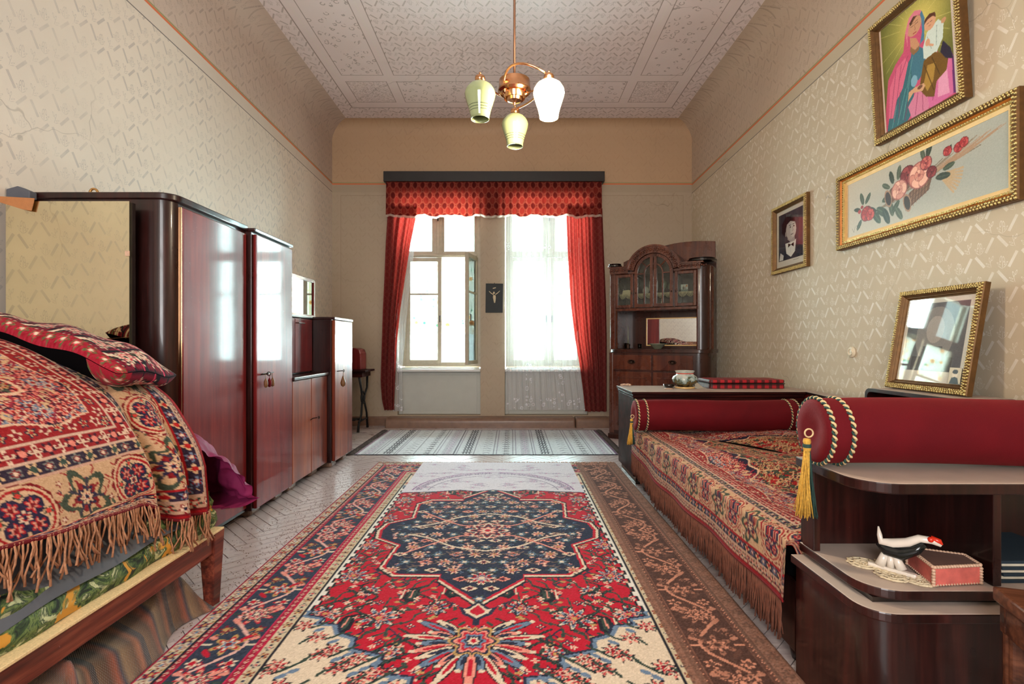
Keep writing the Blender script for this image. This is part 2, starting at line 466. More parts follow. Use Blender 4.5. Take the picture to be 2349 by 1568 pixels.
def damask2():
    x, y, z = coords('Object'); u = x*13.0; v = z*11.0
    r2 = sn(u*2*PI)*.5+sn(v*2*PI)*.5
    ring = inside(ab(ab(r2)-.1)-.04, .05)
    c = mixc(noise(vec(x, y, z), 50, 3), lin((110,46,46)), lin((128,60,56)))
    return [mixc(ring*.3, c, lin((190,120,100))), mixc(ring*.3, lin((196,56,48)), lin((220,120,96)))]
M['drape'] = mat_sheer('red_drape', damask2, .24, lambda: 1.0)
def lace_alpha():
    x, y, z = coords('Object')
    net = mx(lt(fr(x*95), .42), lt(fr(z*95), .42))
    fl = voro(vec(x, 0.0, z), 16); ro = inside(ab(fl-.30)-.07, .05)
    band = mx(lt(ab(z-2.45), .06), mx(lt(ab(fr(x*2.2)-.5), .09), lt(z, .38)))
    return clampx(net*.30+.14+ro*band*.5)
M['lace'] = mat_sheer('white_lace', lambda: lin((232,232,236)), .10, lace_alpha)
M['lace_trim'] = mat_sheer('lace_trim', lambda: lin((214,196,180)), .45, lambda: .9)
def floral():
    x, y, z = coords('Object'); v = vec(x, 0.0, z)
    a = voro(v, 9); g = voro(vec(x+.37, 0.0, z+.21), 10)
    c = mixc(inside(a-.30, .06), lin((238,232,218)), lin((224,158,96)))
    c = mixc(inside(ab(a-.12)-.04, .03)*.8, c, lin((120,70,60)))
    c = mixc(inside(g-.22, .05)*gt(noise(v, 6, 1), .5), c, lin((70,140,104)))
    return c
M['floral'] = mat_sheer('floral_curtain', floral, .6, lambda: .96)
def floral2():
    m, b = mat('green_floral_ticking'); x, y, z = coords(); v = vec(x, y, z)
    a = noise(v, 9, 3, .6, 1.2); g = noise(vec(x+3, y, z), 14, 4, .6, 2)
    c = ramp(g, [(.36,(22,34,26)),(.44,(60,84,44)),(.5,(110,128,70)),(.56,(40,62,44)),(.62,(190,196,150))])
    c = mixc(inside(.57-a, .03), c, lin((208,148,50)))
    setp(b, col=c, rough=.8); bump(b, g, .4, .004); return m
M['ticking'] = floral2()
def striped():
    m, b = mat('striped_wool'); x, y, z = coords(); v = vec(x, y, z)
    t = y*5.2+x*2.0+noise(v, 2, 2)*.4
    f = fr(t); w_ = noise(vec(x*4, y*40, z*4), 5, 3)
    c = ramp(f, [(.0,(120,88,62)),(.2,(92,62,44)),(.34,(150,78,54)),(.42,(60,56,66)),(.5,(142,112,82)),(.7,(96,66,46)),(.82,(158,96,66)),(.9,(70,60,60))])
    c = mixc((w_-.3)*.6, c, lin((60,44,36)))
    wv = sn(x*900)*sn(y*900); setp(b, col=c, rough=.95, sheen=.3); bump(b, wv+w_, .5, .003); return m
M['striped'] = striped()
def velvet():
    m, b = mat('crimson_velvet'); x, y, z = coords(); n = noise(vec(x, y, z), 6, 4); f = noise(vec(x, y, z), 400, 2)
    setp(b, col=mixc(n, lin((74,5,14)), lin((108,10,22))), rough=.8, sheen=.22, spec=.2); b.inputs['Sheen Tint'].default_value = lin((200,60,60)); bump(b, f, .3, .002); return m
M['velvet'] = velvet()
def tartan():
    m, b = mat('tartan'); x, y, z = coords(); u = fr(x*16); v = fr(y*16+z*16)
    c = mixc(lt(u, .45)*.8, lin((176,24,36)), lin((22,16,18))); c = mixc(lt(v, .4)*.6, c, lin((24,20,20)))
    setp(b, col=c, rough=.5); return m
M['tartan'] = tartan()
def shade(name, emit):
    m, b = mat(name); x, y, z = coords('Object')
    rings = inside(ab(z+.118)-.0012, .001); rings = mx(rings, inside(ab(z+.129)-.0012, .001)); rings = mx(rings, inside(ab(z+.140)-.0012, .001))
    c = mixc(rings*.85, lin((146,156,112)), lin((30,38,28))); setp(b, col=c, rough=.15, coat=.6, spec=.5)
    b.inputs['Subsurface Weight'].default_value = .0
    if emit: setp(b, emit=lin((255,226,176)), es=emit)
    return m
M['plaque'] = plain('plaque_black', (40,44,46), .65)
M['shade'] = shade('opal_glass_shade', 0); M['shade_lit'] = shade('lit_opal_glass_shade', 40)
def vase_m():
    m, b = mat('painted_vase'); x, y, z = coords(); n = noise(vec(x, y, z), 22, 4)
    c = ramp(n+(z-.06)*4, [(.3,(50,34,22)),(.42,(120,96,50)),(.52,(70,76,50)),(.6,(150,170,168)),(.75,(196,200,190))])
    setp(b, col=c, rough=.18, coat=.6); return m
M['vase'] = vase_m()

# ------------------------------------------------------------------ a small painter for woven and printed patterns (metres)
class Cv:
    def __init__(s, w, h, res, ground=(200,200,200), x0=0., y0=0.):
        s.nx = int(round(w/res))+1; s.ny = int(round(h/res))+1; s.res = res; s.x0 = x0; s.y0 = y0; s.w = w; s.h = h
        s.xs = x0+np.linspace(0, w, s.nx); s.ys = y0+np.linspace(0, h, s.ny)
        s.a = np.empty((s.ny, s.nx, 3)); s.a[:] = ground
    def win(s, xa, xb, ya, yb):
        i0 = max(0, int(math.floor((xa-s.x0)/s.res))); i1 = min(s.nx, int(math.ceil((xb-s.x0)/s.res))+1)
        j0 = max(0, int(math.floor((ya-s.y0)/s.res))); j1 = min(s.ny, int(math.ceil((yb-s.y0)/s.res))+1)
        if i1 <= i0 or j1 <= j0: return None
        Xg, Yg = np.meshgrid(s.xs[i0:i1], s.ys[j0:j1]); return (slice(j0, j1), slice(i0, i1)), Xg, Yg
    def put(s, sl, m, c, f=1.0):
        if m.any():
            v = s.a[sl]; v[m] = v[m]*(1-f)+np.array(c)*f
    def rect(s, xa, xb, ya, yb, c, f=1.):
        q = s.win(xa, xb, ya, yb)
        if q: s.put(q[0], (q[1] >= xa)&(q[1] <= xb)&(q[2] >= ya)&(q[2] <= yb), c, f)
    def ell(s, cx, cy, rx, ry, c, rot=0, f=1., ring=None):
        R = max(rx, ry); q = s.win(cx-R, cx+R, cy-R, cy+R)
        if not q: return
        dx = q[1]-cx; dy = q[2]-cy; p = dx*cos(rot)+dy*sin(rot); t = dy*cos(rot)-dx*sin(rot)
        d = np.hypot(p/rx, t/ry); m = d <= 1
        if ring: m &= d >= 1-ring
        s.put(q[0], m, c, f)
    def flower(s, cx, cy, R, n, cols, rot=0., amp=.28, sy=1.):
        q = s.win(cx-R*1.1, cx+R*1.1, cy-R*1.1, cy+R*1.1)
        if not q: return
        dx = q[1]-cx; dy = (q[2]-cy)/sy; d = np.hypot(dx, dy)/R; t = np.arctan2(dy, dx)+rot
        e = (1-amp)+amp*np.cos(n*t); k = len(cols)
        for i, c in enumerate(cols):
            f = (1-i/k)**1.0
            s.put(q[0], d < e*f if i < k-1 else d < f*.9, c)
    def poly(s, pts, c, f=1.):
        xs = [p[0] for p in pts]; ys = [p[1] for p in pts]; q = s.win(min(xs), max(xs), min(ys), max(ys))
        if not q: return
        ins = np.zeros(q[1].shape, bool); n = len(pts)
        for i in range(n):
            x1, y1 = pts[i]; x2, y2 = pts[(i+1) % n]
            if y1 == y2: continue
            cnd = ((y1 > q[2]) != (y2 > q[2])) & (q[1] < (x2-x1)*(q[2]-y1)/(y2-y1)+x1); ins ^= cnd
        s.put(q[0], ins, c, f)
    def line(s, pts, w, c, f=1.):
        for (x1, y1), (x2, y2) in zip(pts[:-1], pts[1:]):
            q = s.win(min(x1, x2)-w, max(x1, x2)+w, min(y1, y2)-w, max(y1, y2)+w)
            if not q: continue
            L = (x2-x1)**2+(y2-y1)**2+1e-12; t = np.clip(((q[1]-x1)*(x2-x1)+(q[2]-y1)*(y2-y1))/L, 0, 1)
            s.put(q[0], np.hypot(q[1]-x1-t*(x2-x1), q[2]-y1-t*(y2-y1)) < w/2, c, f)
    def curve(s, pts, w, c, f=1., n=8):
        out = []; P = [pts[0]]+list(pts)+[pts[-1]]
        for i in range(1, len(P)-2):
            for k in range(n):
                t = k/n; out.append(tuple(.5*((2*P[i][j])+(-P[i-1][j]+P[i+1][j])*t+(2*P[i-1][j]-5*P[i][j]+4*P[i+1][j]-P[i+2][j])*t*t+(-P[i-1][j]+3*P[i][j]-3*P[i+1][j]+P[i+2][j])*t**3) for j in (0, 1)))
        out.append(tuple(pts[-1])); s.line(out, w, c, f)
    def grain(s, k):
        s.a += RNG.normal(0, k, s.a.shape[:2])[..., None]; return s

NAVY = (34,36,60); RED = (184,5,38); CRM = (218,196,172); PNK = (224,140,124); BLU = (104,124,150); GRN = (52,66,56); GLD = (184,146,88); WHT = (224,216,206); BLK = (24,22,30); DRED = (128,18,32)
def border_along(c, axis, t0, t1, a0, a1, ground, step, kinds, edge=None, vine=None):
    """fill a band between t0..t1 (across) running a0..a1 (along); axis 'v' runs along y"""
    def P(t, a): return (t, a) if axis == 'v' else (a, t)
    if axis == 'v': c.rect(t0, t1, a0, a1, ground)
    else: c.rect(a0, a1, t0, t1, ground)
    mid = (t0+t1)/2; hw = (t1-t0)/2; n = max(1, int(round((a1-a0)/step))); st = (a1-a0)/n
    if vine:
        pts = [P(mid+hw*.62*sin(PI*k/4), a0+st*k/4) for k in range(n*4+1)]
        c.line(pts, vine[1], vine[0])
    for i in range(n):
        k = kinds[i % len(kinds)]; x, y = P(mid, a0+st*(i+.5)); c.flower(x, y, hw*k[0], k[1], k[2], rot=k[3] if len(k) > 3 else 0)
        if hw > .03:
            for sgn in (1, -1):
                x, y = P(mid+sgn*hw*.62, a0+st*(i+.02)); c.flower(x, y, hw*.26, 5, [k[2][-1], k[2][0]])
                x, y = P(mid-sgn*hw*.5, a0+st*(i+.25 if sgn > 0 else i+.75)); c.ell(x, y, hw*.3, hw*.1, k[2][1], rot=.8*sgn); 
                if hw > .06:
                    for q_ in range(3): x, y = P(mid+sgn*hw*(.35+.2*q_), a0+st*(i+.05+.09*q_)); c.flower(x, y, hw*.13, 4, [k[2][0], k[2][-1]])
                    x, y = P(mid-sgn*hw*.78, a0+st*(i+.5)); c.ell(x, y, hw*.22, hw*.07, k[2][2])
                x, y = P(mid+sgn*hw*.75, a0+st*(i+.3)); c.ell(x, y, hw*.16, hw*.1, PNK, rot=-.5*sgn)
    if edge:
        for t in (t0, t1):
            if axis == 'v': c.rect(t-.004, t+.004, a0, a1, edge)
            else: c.rect(a0, a1, t-.004, t+.004, edge)

def red_rug_half(W, hh, res, far):
    """quarter of the design, mirrored twice: u from the middle outwards, v from the middle outwards"""
    hw = W/2; c = Cv(hw, hh, res, RED)
    fu, fv = hw-.40, hh-.42
    # red field motifs
    for k in range(330):
        x = RNG.uniform(.02, fu); y = RNG.uniform(.02, 1.33); t = k % 5
        if t == 0:
            c.curve([(x-.05, y-.04), (x-.01, y-.01), (x, y+.03), (x+.04, y+.06)], .010, GRN)
        elif t == 1: c.flower(x, y, .022, 4, [NAVY, CRM, RED])
        elif t == 2: c.curve([(x+.03, y-.03), (x, y), (x+.02, y+.035)], .009, NAVY); c.ell(x+.02, y+.035, .014, .008, GLD)
        elif t == 3: c.ell(x, y, .02, .009, GRN, rot=k)
        else: c.flower(x, y, .016, 5, [CRM, PNK])
    for (x, y, R) in ((.62,.60,.075),(.40,.98,.085),(.63,.95,.07),(.66,.22,.075),(.18,.90,.06),(.56,1.16,.05),(.30,1.22,.05),(.68,.42,.06),(.5,.75,.05)):
        c.flower(x, y, R*1.12, 9, [BLK, CRM, BLU, NAVY, PNK, RED, GLD], rot=.3, amp=.3)
        c.line([(x, y-R), (x-.01, y-R-.08)], .009, GRN); c.line([(x+R*.7, y), (x+R+.06, y+.02)], .008, GRN)
    for (x, y) in ((.30,.78),(.52,1.02),(.12,.74),(.72,.78)):
        c.poly([(x-.03,y-.07),(x+.02,y-.05),(x+.04,y+.04),(x+.01,y+.08),(x-.03,y+.05)], BLK); c.poly([(x-.015,y-.05),(x+.012,y-.03),(x+.02,y+.03),(x,y+.055),(x-.015,y+.03)], GRN)
        c.line([(x+.04, y-.04), (x+.045, y+.04)], .008, CRM); c.line([(x, y-.04), (x+.005, y+.03)], .007, PNK)
    for (x0_, y0_, sg) in ((.08,.98,1),(.30,1.06,-1),(.46,.86,1),(.60,.74,-1),(.24,.70,1),(.66,.34,-1),(.50,.66,1),(.1,1.32,1),(.26,1.14,-1)):
        pts = [(x0_+sg*.05*sin(q_*1.1), y0_+.035*q_) for q_ in range(6)]; c.curve(pts, .013, BLK); c.curve(pts, .006, GRN)
        for q_ in range(1, 6, 2): c.line([pts[q_], (pts[q_][0]+.035*sg, pts[q_][1]+.012)], .009, BLK); c.flower(pts[q_][0]+.04*sg, pts[q_][1]+.014, .016, 4, [CRM, PNK])
    # great palmette on the axis
    c.line([(0,.84),(0,1.02)], .03, NAVY)
    for i in range(15):
        a = -.75+i*.21; L = .115+.05*(i % 2)+.02*sin(i*2.3); bx_, by_ = .085*cos(a), 1.14+.085*sin(a)
        ex, ey = cos(a)*(L+.085), 1.14+sin(a)*(L+.085); mx_, my_ = (bx_+ex)/2, (by_+ey)/2
        c.ell(mx_, my_, L*.56, .023, BLK, rot=a); c.ell(mx_, my_, L*.50, .017, CRM if i % 3 == 0 else BLU if i % 3 == 1 else PNK, rot=a); c.ell(mx_-.01*cos(a), my_-.01*sin(a), L*.3, .008, RED if i % 2 else NAVY, rot=a)
        c.ell(ex, ey, .012, .010, CRM)
    c.flower(0, 1.14, .10, 7, [GLD, NAVY, PNK, RED, BLU, NAVY, CRM, RED], amp=.15, sy=1.15)
    # medallion
    md = [(0,.86),(.20,.63),(.20,.585),(.42,.585),(.50,.50),(.48,.22),(.62,.12),(.64,0),(0,0)]
    def sc_(k): return [(x*k if x else 0, y*k if y else 0) for x, y in md]
    c.poly(sc_(1.055), BLK); c.poly(sc_(1.035), CRM); c.poly(sc_(1.012), RED); c.poly(sc_(.985), NAVY)
    q = c.win(0, .66, 0, .9); Xg, Yg = q[1], q[2]
    for j in range(9):
        for i in range(8):
            x = .10*i+(.05 if j % 2 else 0); y = .06+.095*j
            lim = .6 if y < .15 else .46 if y < .56 else max(0, .2*(.86-y)/.25)
            if x > lim: continue
            if (i+j) % 3 == 0: c.flower(x, y, .052, 8, [BLK, CRM, PNK, DRED, GLD], amp=.3)
            elif (i+j) % 3 == 1 and i < 99:
                c.poly([(x-.05,y),(x,y+.034),(x+.05,y),(x,y-.034)], BLK); c.poly([(x-.042,y),(x,y+.027),(x+.042,y),(x,y-.027)], PNK if i % 2 else CRM); c.flower(x, y, .02, 5, [DRED, NAVY])
            else: c.flower(x, y, .04, 6, [GRN, BLU, CRM])
    for k in range(300):
        x = RNG.uniform(.01, .6); y = RNG.uniform(.01, .84); lim = .58 if y < .13 else .44 if y < .54 else max(0, .17*(.82-y)/.25)
        if x > lim: continue
        if k % 3: c.flower(x, y, .013, 4, [PNK, CRM] if k % 2 else [BLU, NAVY])
        else: c.curve([(x-.025,y),(x,y+.012),(x+.02,y-.004)], .007, (120,96,84))
    c.curve([(0,.30),(.18,.24),(.33,.12),(.46,.06)], .014, CRM); c.curve([(0,.12),(.14,.08),(.3,.2),(.44,.34)], .012, PNK)
    c.flower(0, .0, .13, 8, [CRM, DRED, NAVY, PNK, CRM, RED], amp=.2)
    c.flower(0, .62, .09, 9, [BLK, CRM, RED, BLU, CRM], amp=.35)
    c.poly([(0,.84),(.05,.90),(.085,.885),(.06,.95),(0,1.0)], NAVY); c.poly([(0,.86),(.04,.91),(.06,.905),(.045,.94),(0,.98)], CRM); c.poly([(0,.875),(.03,.92),(.03,.935),(0,.96)], RED)
    # cream spandrels with a stepped navy edge
    st = [(fu+.02,.86),(fu-.02,.94),(.71,.97),(.63,.99),(.64,1.03),(.56,1.04),(.53,1.10),(.46,1.13),(.45,1.20),(.33,1.24),(.33,1.34),(.20,1.36),(.17,hh),(hw,hh),(hw,.86)]
    c.poly([(x-.018, y-.014) for x, y in st], NAVY); c.poly([(x-.008, y-.006) for x, y in st], BLU); c.poly([(x+.006, y+.006) for x, y in st], CRM)
    for k in range(60):
        x = .18+.56*(k*.618 % 1); y = .96+.72*(k*.37 % 1)
        if x < .79-(y-.92)*1.3 or x > fu-.03: continue
        c.curve([(x-.07,y-.03),(x-.02,y+.01),(x+.03,y-.01),(x+.07,y+.04)], .012, GRN)
        c.flower(x+.02, y, .045, 7, [BLK, PNK, RED, CRM, DRED], amp=.35)
        c.ell(x-.05, y+.03, .022, .011, BLU, rot=.6)
    # stepped white edge down the long sides
    for k in range(22):
        y = k*.042; d = .018 if k % 2 else .034
        c.rect(fu-d-.012, fu+.02, y, y+.043, BLK); c.rect(fu-d, fu+.02, y, y+.042, WHT)
    # borders
    def bands(axis, t, a1):
        ed = DRED
        border_along(c, axis, t+.00, t+.055, 0, a1, (200,180,150), .05, [(.75,5,[DRED,GLD,NAVY]),(.7,4,[NAVY,CRM,RED])], (30,26,36))
        border_along(c, axis, t+.055, t+.085, 0, a1, (150,24,50), .032, [(.7,4,[CRM,RED])], (180,16,60))
        border_along(c, axis, t+.085, t+.295, 0, a1, (48,54,72), .21, [(.78,9,[RED,PNK,GRN,CRM,(200,40,70),NAVY,CRM]),(.62,6,[GLD,RED,CRM,BLU,DRED],.5)], (200,30,80), ((220,170,160), .014))
        border_along(c, axis, t+.295, t+.325, 0, a1, (150,24,50), .032, [(.7,4,[CRM,RED])], (180,16,60))
        border_along(c, axis, t+.325, t+.39, 0, a1, (196,176,150), .05, [(.8,5,[NAVY,RED,GLD]),(.7,4,[DRED,CRM,BLU])], (30,26,36))
    bands('v', fu, hh)
    c2 = Cv(hw, hh, res, RED); keep = c.a.copy(); bands('h', fv, hw)
    Xg, Yg = np.meshgrid(c.xs, c.ys); corner = (Yg-fv) < (Xg-fu); c.a[corner] = keep[corner]
    c.rect(hw-.012, hw, 0, hh, (150,16,50)); c.rect(0, hw, hh-.012, hh, CRM)
    if far:                                             # window glare painted pale over the cream far end of the field
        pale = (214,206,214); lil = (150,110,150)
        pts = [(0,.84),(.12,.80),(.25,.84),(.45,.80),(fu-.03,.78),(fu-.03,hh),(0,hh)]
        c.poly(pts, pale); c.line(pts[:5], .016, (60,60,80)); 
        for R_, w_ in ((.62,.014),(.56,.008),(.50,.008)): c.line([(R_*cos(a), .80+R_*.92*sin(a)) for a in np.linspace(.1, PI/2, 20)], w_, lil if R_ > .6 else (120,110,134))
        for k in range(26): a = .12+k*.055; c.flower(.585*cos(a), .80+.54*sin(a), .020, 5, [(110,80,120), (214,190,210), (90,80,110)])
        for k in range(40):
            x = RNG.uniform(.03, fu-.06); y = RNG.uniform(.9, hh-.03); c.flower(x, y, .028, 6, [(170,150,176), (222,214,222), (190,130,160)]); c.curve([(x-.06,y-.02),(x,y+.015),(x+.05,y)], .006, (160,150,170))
    a = c.a.copy(); b = c.a.copy()                      # right-hand border tinted brown
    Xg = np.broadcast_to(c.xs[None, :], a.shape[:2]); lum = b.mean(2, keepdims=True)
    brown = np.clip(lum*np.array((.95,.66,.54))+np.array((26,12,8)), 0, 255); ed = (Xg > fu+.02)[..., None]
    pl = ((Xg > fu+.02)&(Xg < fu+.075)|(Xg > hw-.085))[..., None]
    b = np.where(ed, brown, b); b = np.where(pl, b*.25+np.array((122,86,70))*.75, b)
    return np.concatenate([a[:, :0:-1], b], 1)
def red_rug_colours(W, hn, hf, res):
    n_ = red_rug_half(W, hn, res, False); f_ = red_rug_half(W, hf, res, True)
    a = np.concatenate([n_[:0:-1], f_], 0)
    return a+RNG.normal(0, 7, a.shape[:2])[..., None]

def cover_colours(W, H, res, dense=1.0, scale=1.0):
    """oriental bed cover: half design each way; x distance from centre, y distance from centre"""
    hw, hh = W/2, H/2; c = Cv(hw, hh, res, (168,30,30)); R1 = (172,34,34); TAN = (206,176,136)
    for k in range(int(700*dense)):                      # crowded red field
        x = RNG.uniform(0, hw-.2); y = RNG.uniform(0, hh-.2); t = k % 4
        if t == 0: c.flower(x, y, RNG.uniform(.02,.032), 7, [BLK, GLD, TAN, DRED], rot=k, amp=.3)
        elif t == 1: c.curve([(x-.04,y-.02),(x-.01,y+.02),(x+.03,y),(x+.045,y+.03)], .006, TAN)
        elif t == 2: c.ell(x, y, .022, .010, (64,76,60), rot=k)
        else: c.flower(x, y, .02, 5, [NAVY, TAN, R1], rot=k)
    # navy lobed zone between field and border
    q = c.win(0, hw, 0, hh); Xg, Yg = q[1], q[2]
    dx = hw-Xg; dy = hh-Yg; d = np.minimum(dx, dy); al = np.where(dx < dy, Yg, Xg)
    inner = .30*scale+.19+.04*np.sin(al*14)+.02*np.sin(al*37); outer = .30*scale+.03+.035*np.abs(np.sin(al*9))
    zone = (d < inner)&(d > outer); edge = (np.abs(d-inner) < .006)|(np.abs(d-outer) < .006)
    c.a[zone] = (36,30,56)
    rs = np.random.RandomState(3)
    for k in range(int(190*dense)):
        a_ = rs.uniform(0, max(hw, hh)); dd = .30*scale+rs.uniform(.075, .17)
        for (x, y) in ((hw-dd, a_), (a_, hh-dd)):
            if min(hw-x, hh-y) < .30*scale+.06: continue
            t = k % 3
            if t == 0: c.flower(x, y, .026+.016*scale, 6, [(70,20,40), PNK, R1, CRM, DRED], rot=k, amp=.35)
            elif t == 1: c.flower(x, y, .028, 8, [BLU, CRM, (150,40,44)], rot=k)
            else: c.curve([(x-.04,y),(x,y+.025),(x+.04,y-.01)], .007, (150,40,60)); c.ell(x, y, .02, .008, TAN, rot=k)
    c.a[edge] = (222,190,160)
    b2 = (d < outer); c.a[b2] = (150,28,32)
    for k in range(int(120*dense)):
        a_ = (k+.5)*.045
        for (x, y) in ((hw-.30*scale-.03, a_), (a_, hh-.30*scale-.03)):
            if min(hw-x, hh-y) > .30*scale: c.flower(x, y, .02, 5, [NAVY, TAN, R1] if k % 2 else [CRM, DRED], rot=k)
    # borders
    NB = (44,38,66)
    spec = [(.0,.014,(150,20,26),None),
            (.014,.05,(188,158,132),(.03,[(.9,5,[DRED,CRM,NAVY]),(.9,5,[(50,60,50),R1,CRM])],(110,20,26))),
            (.05,.085,(46,34,52),(.036,[(.9,6,[BLU,DRED,CRM]),(.9,4,[TAN,R1])],(190,160,140))),
            (.085,.225,(198,168,132),'wide'),
            (.225,.26,(50,38,56),(.036,[(.9,6,[(120,126,120),DRED,CRM]),(.9,5,[TAN,(60,80,70)])],(196,160,140))),
            (.26,.30,(150,34,38),(.03,[(.9,4,[CRM,DRED,CRM]),(.9,5,[(60,20,40),PNK])],(206,180,160)))]
    spec = [(a_*scale, b_*scale, g_, k_) for a_, b_, g_, k_ in spec]
    def wide(axis, t0, t1, L, g):
        P = (lambda t, a: (t, a)) if axis == 'v' else (lambda t, a: (a, t))
        if axis == 'v': c.rect(t0, t1, 0, L, g)
        else: c.rect(0, L, t0, t1, g)
        mid = (t0+t1)/2; hw_ = (t1-t0)/2; st = hw_*2.05; n = int(L/st)+1; r2 = random.Random(5)
        for k in range(int(L/.0045)):            # scrolling stems and blossoms that fill the ground
            a_ = k*.0045+.002; t = mid+hw_*r2.uniform(-.92,.92); x, y = P(t, a_)
            q_ = k % 4
            if q_ == 0: c.curve([(x-.02,y-.012),(x,y+.012),(x+.02,y)], .005, (150,40,40))
            elif q_ == 1: c.flower(x, y, .011, 5, [DRED, CRM])
            elif q_ == 2: c.ell(x, y, .011, .005, (70,84,66), rot=k)
            else: c.flower(x, y, .009, 4, [NB, PNK])
        for i in range(n):
            a_ = st*(i+.5); x, y = P(mid, a_)
            if i % 2 == 0:
                c.flower(x, y, hw_*1.02, 12, [(120,20,26),(120,20,26)], amp=.04); c.ell(x, y, hw_*.92, hw_*.92, (206,178,144)); c.ell(x, y, hw_*.84, hw_*.84, (160,30,34), ring=.10)
                for m_ in range(4):
                    an = PI/4+m_*PI/2; xx, yy = x+hw_*.40*cos(an), y+hw_*.40*sin(an); c.ell(xx, yy, hw_*.30, hw_*.30, NB); c.flower(xx, yy, hw_*.24, 6, [(176,40,44),(210,150,130),(120,24,30)])
                for m_ in range(4): an = m_*PI/2; c.flower(x+hw_*.64*cos(an), y+hw_*.64*sin(an), hw_*.16, 5, [(60,76,62),(200,60,50)])
                c.flower(x, y, hw_*.2, 6, [CRM, R1, NB])
            else:
                c.flower(x, y, hw_*1.0, 5, [(64,76,60),(196,164,124),(126,24,28),(206,180,150)], rot=.3 if axis == 'v' else PI/2+.3, amp=.22)
                for m_ in range(9):
                    an = m_*2*PI/9; c.line([(x, y), (x+hw_*.62*cos(an), y+hw_*.62*sin(an))], .008, (140,34,36) if m_ % 2 else (60,56,70))
                c.flower(x, y, hw_*.40, 8, [NB,(206,176,140),(170,36,40)], amp=.2); c.flower(x, y, hw_*.16, 5, [CRM, NB])
        for t in (t0, t1):
            if axis == 'v': c.rect(t-.005, t+.005, 0, L, (158,24,30))
            else: c.rect(0, L, t-.005, t+.005, (158,24,30))
    def bands(axis):
        L = hh if axis == 'v' else hw; T = hw if axis == 'v' else hh
        for s0, s1, g, kk in spec:
            if kk == 'wide': wide(axis, T-s1, T-s0, L, g)
            elif kk: border_along(c, axis, T-s1, T-s0, 0, L, g, kk[0]*scale, kk[1], kk[2], None)
            elif axis == 'v': c.rect(T-s1, T-s0, 0, L, g)
            else: c.rect(0, L, T-s1, T-s0, g)
    bands('v'); keep = c.a.copy(); bands('h'); cor = dx < dy; c.a[cor] = keep[cor]
    a = c.a; a = np.concatenate([a[:, :0:-1], a], 1); a = np.concatenate([a[:0:-1], a], 0)
    a = a*np.array((.96,.90,.88))
    return a+RNG.normal(0, 6, a.shape[:2])[..., None]

# ================================================================== SETTING
WX = 2.48; D = 7.06; RY = -1.8; CZ = 4.165
mb = MB(); mb.box(-3.0, 3.0, RY-.3, 7.6, -.12, -.022)
floor = struct('floor', mb, M['subfloor'])
# herringbone parquet, blocks laid at 45 degrees
bw, nb = .068, 5; bl = bw*nb
def block_mesh():
    b = MB(); g = .0013; t = .003
    x0, x1, y0, y1 = g, bl-g, g, bw-g
    b.add([(x0,y0,-.02),(x1,y0,-.02),(x1,y1,-.02),(x0,y1,-.02),(x0,y0,-.001),(x1,y0,-.001),(x1,y1,-.001),(x0,y1,-.001),
           (x0+.001,y0+.001,0),(x1-.001,y0+.001,0),(x1-.001,y1-.001,0),(x0+.001,y1-.001,0)],
          [(0,1,5,4),(1,2,6,5),(2,3,7,6),(3,0,4,7),(4,5,9,8),(5,6,10,9),(6,7,11,10),(7,4,8,11),(8,9,10,11)])
    return b
bmh = block_mesh(); me_b = bpy.data.meshes.new('parquet_block'); me_b.from_pydata(bmh.v, [], bmh.f); me_b.materials.append(M['parquet'])
ca = cos(PI/4); sites = []
for j in range(-130, 130):
    for i in range(-130, 130):
        t = (i-j) % (2*nb)
        if t == 0: sites.append((i*bw, j*bw, 0))
        elif t == 2*nb-1: sites.append(((i+1)*bw, j*bw, PI/2))
near = []; rest = MB()
for (a, b, r) in sites:
    x = (a-b)*ca-.05; y = (a+b)*ca+2.5; rr = r+PI/4
    cx_ = x+cos(rr)*bl/2-sin(rr)*bw/2; cy_ = y+sin(rr)*bl/2+cos(rr)*bw/2
    if not (-2.62 < cx_ < 2.62 and RY-.1 < cy_ < 7.15): continue
    vis = (-1.75 < cx_ < -1.18 and 1.7 < cy_ < 4.9) or (-1.75 < cx_ < 1.05 and 4.78 < cy_ < 5.4)
    near.append((0 if vis else 1, math.hypot(cx_, cy_), x, y, rr))
near.sort()
for k, (v_, d_, x, y, rr) in enumerate(near):
    dz = random.uniform(-.0008, .0008)
    if k < 290 and v_ == 0:
        o = bpy.data.objects.new('parquet_block', me_b); C.objects.link(o); o.parent = floor
        o.location = (x, y, dz); o.rotation_euler = (0, 0, rr)
    else:
        c_, s_ = cos(rr), sin(rr); rest.add([(x+v[0]*c_-v[1]*s_, y+v[0]*s_+v[1]*c_, v[2]+dz) for v in bmh.v], bmh.f)
tag(obj('parquet_field', rest, M['parquet'], floor), kind='stuff')

def wall_with_cove(name, sx, m):
    b = MB(); n = 10; R = .24
    prof = [(0, -.1), (0, CZ-R)]+[(R*(1-cos(PI/2*k/n)), CZ-R+R*sin(PI/2*k/n)) for k in range(1, n+1)]
    pts = [(sx*(WX-p[0]), p[1]) for p in prof]+[(sx*(WX-.24), CZ+.3), (sx*(WX+.3), CZ+.3), (sx*(WX+.3), -.1)]
    b.prism(pts if sx > 0 else pts[::-1], RY-.3, D+.5, 'y')
    return auto(struct(name, b, m), .5)
wall_with_cove('wall_left', -1, M['wall_left']); wall_with_cove('wall_right', 1, M['wall_right'])
mb = MB(); mb.box(-3, 3, RY-.3, D+.6, CZ, CZ+.3); struct('ceiling', mb, M['ceiling'])
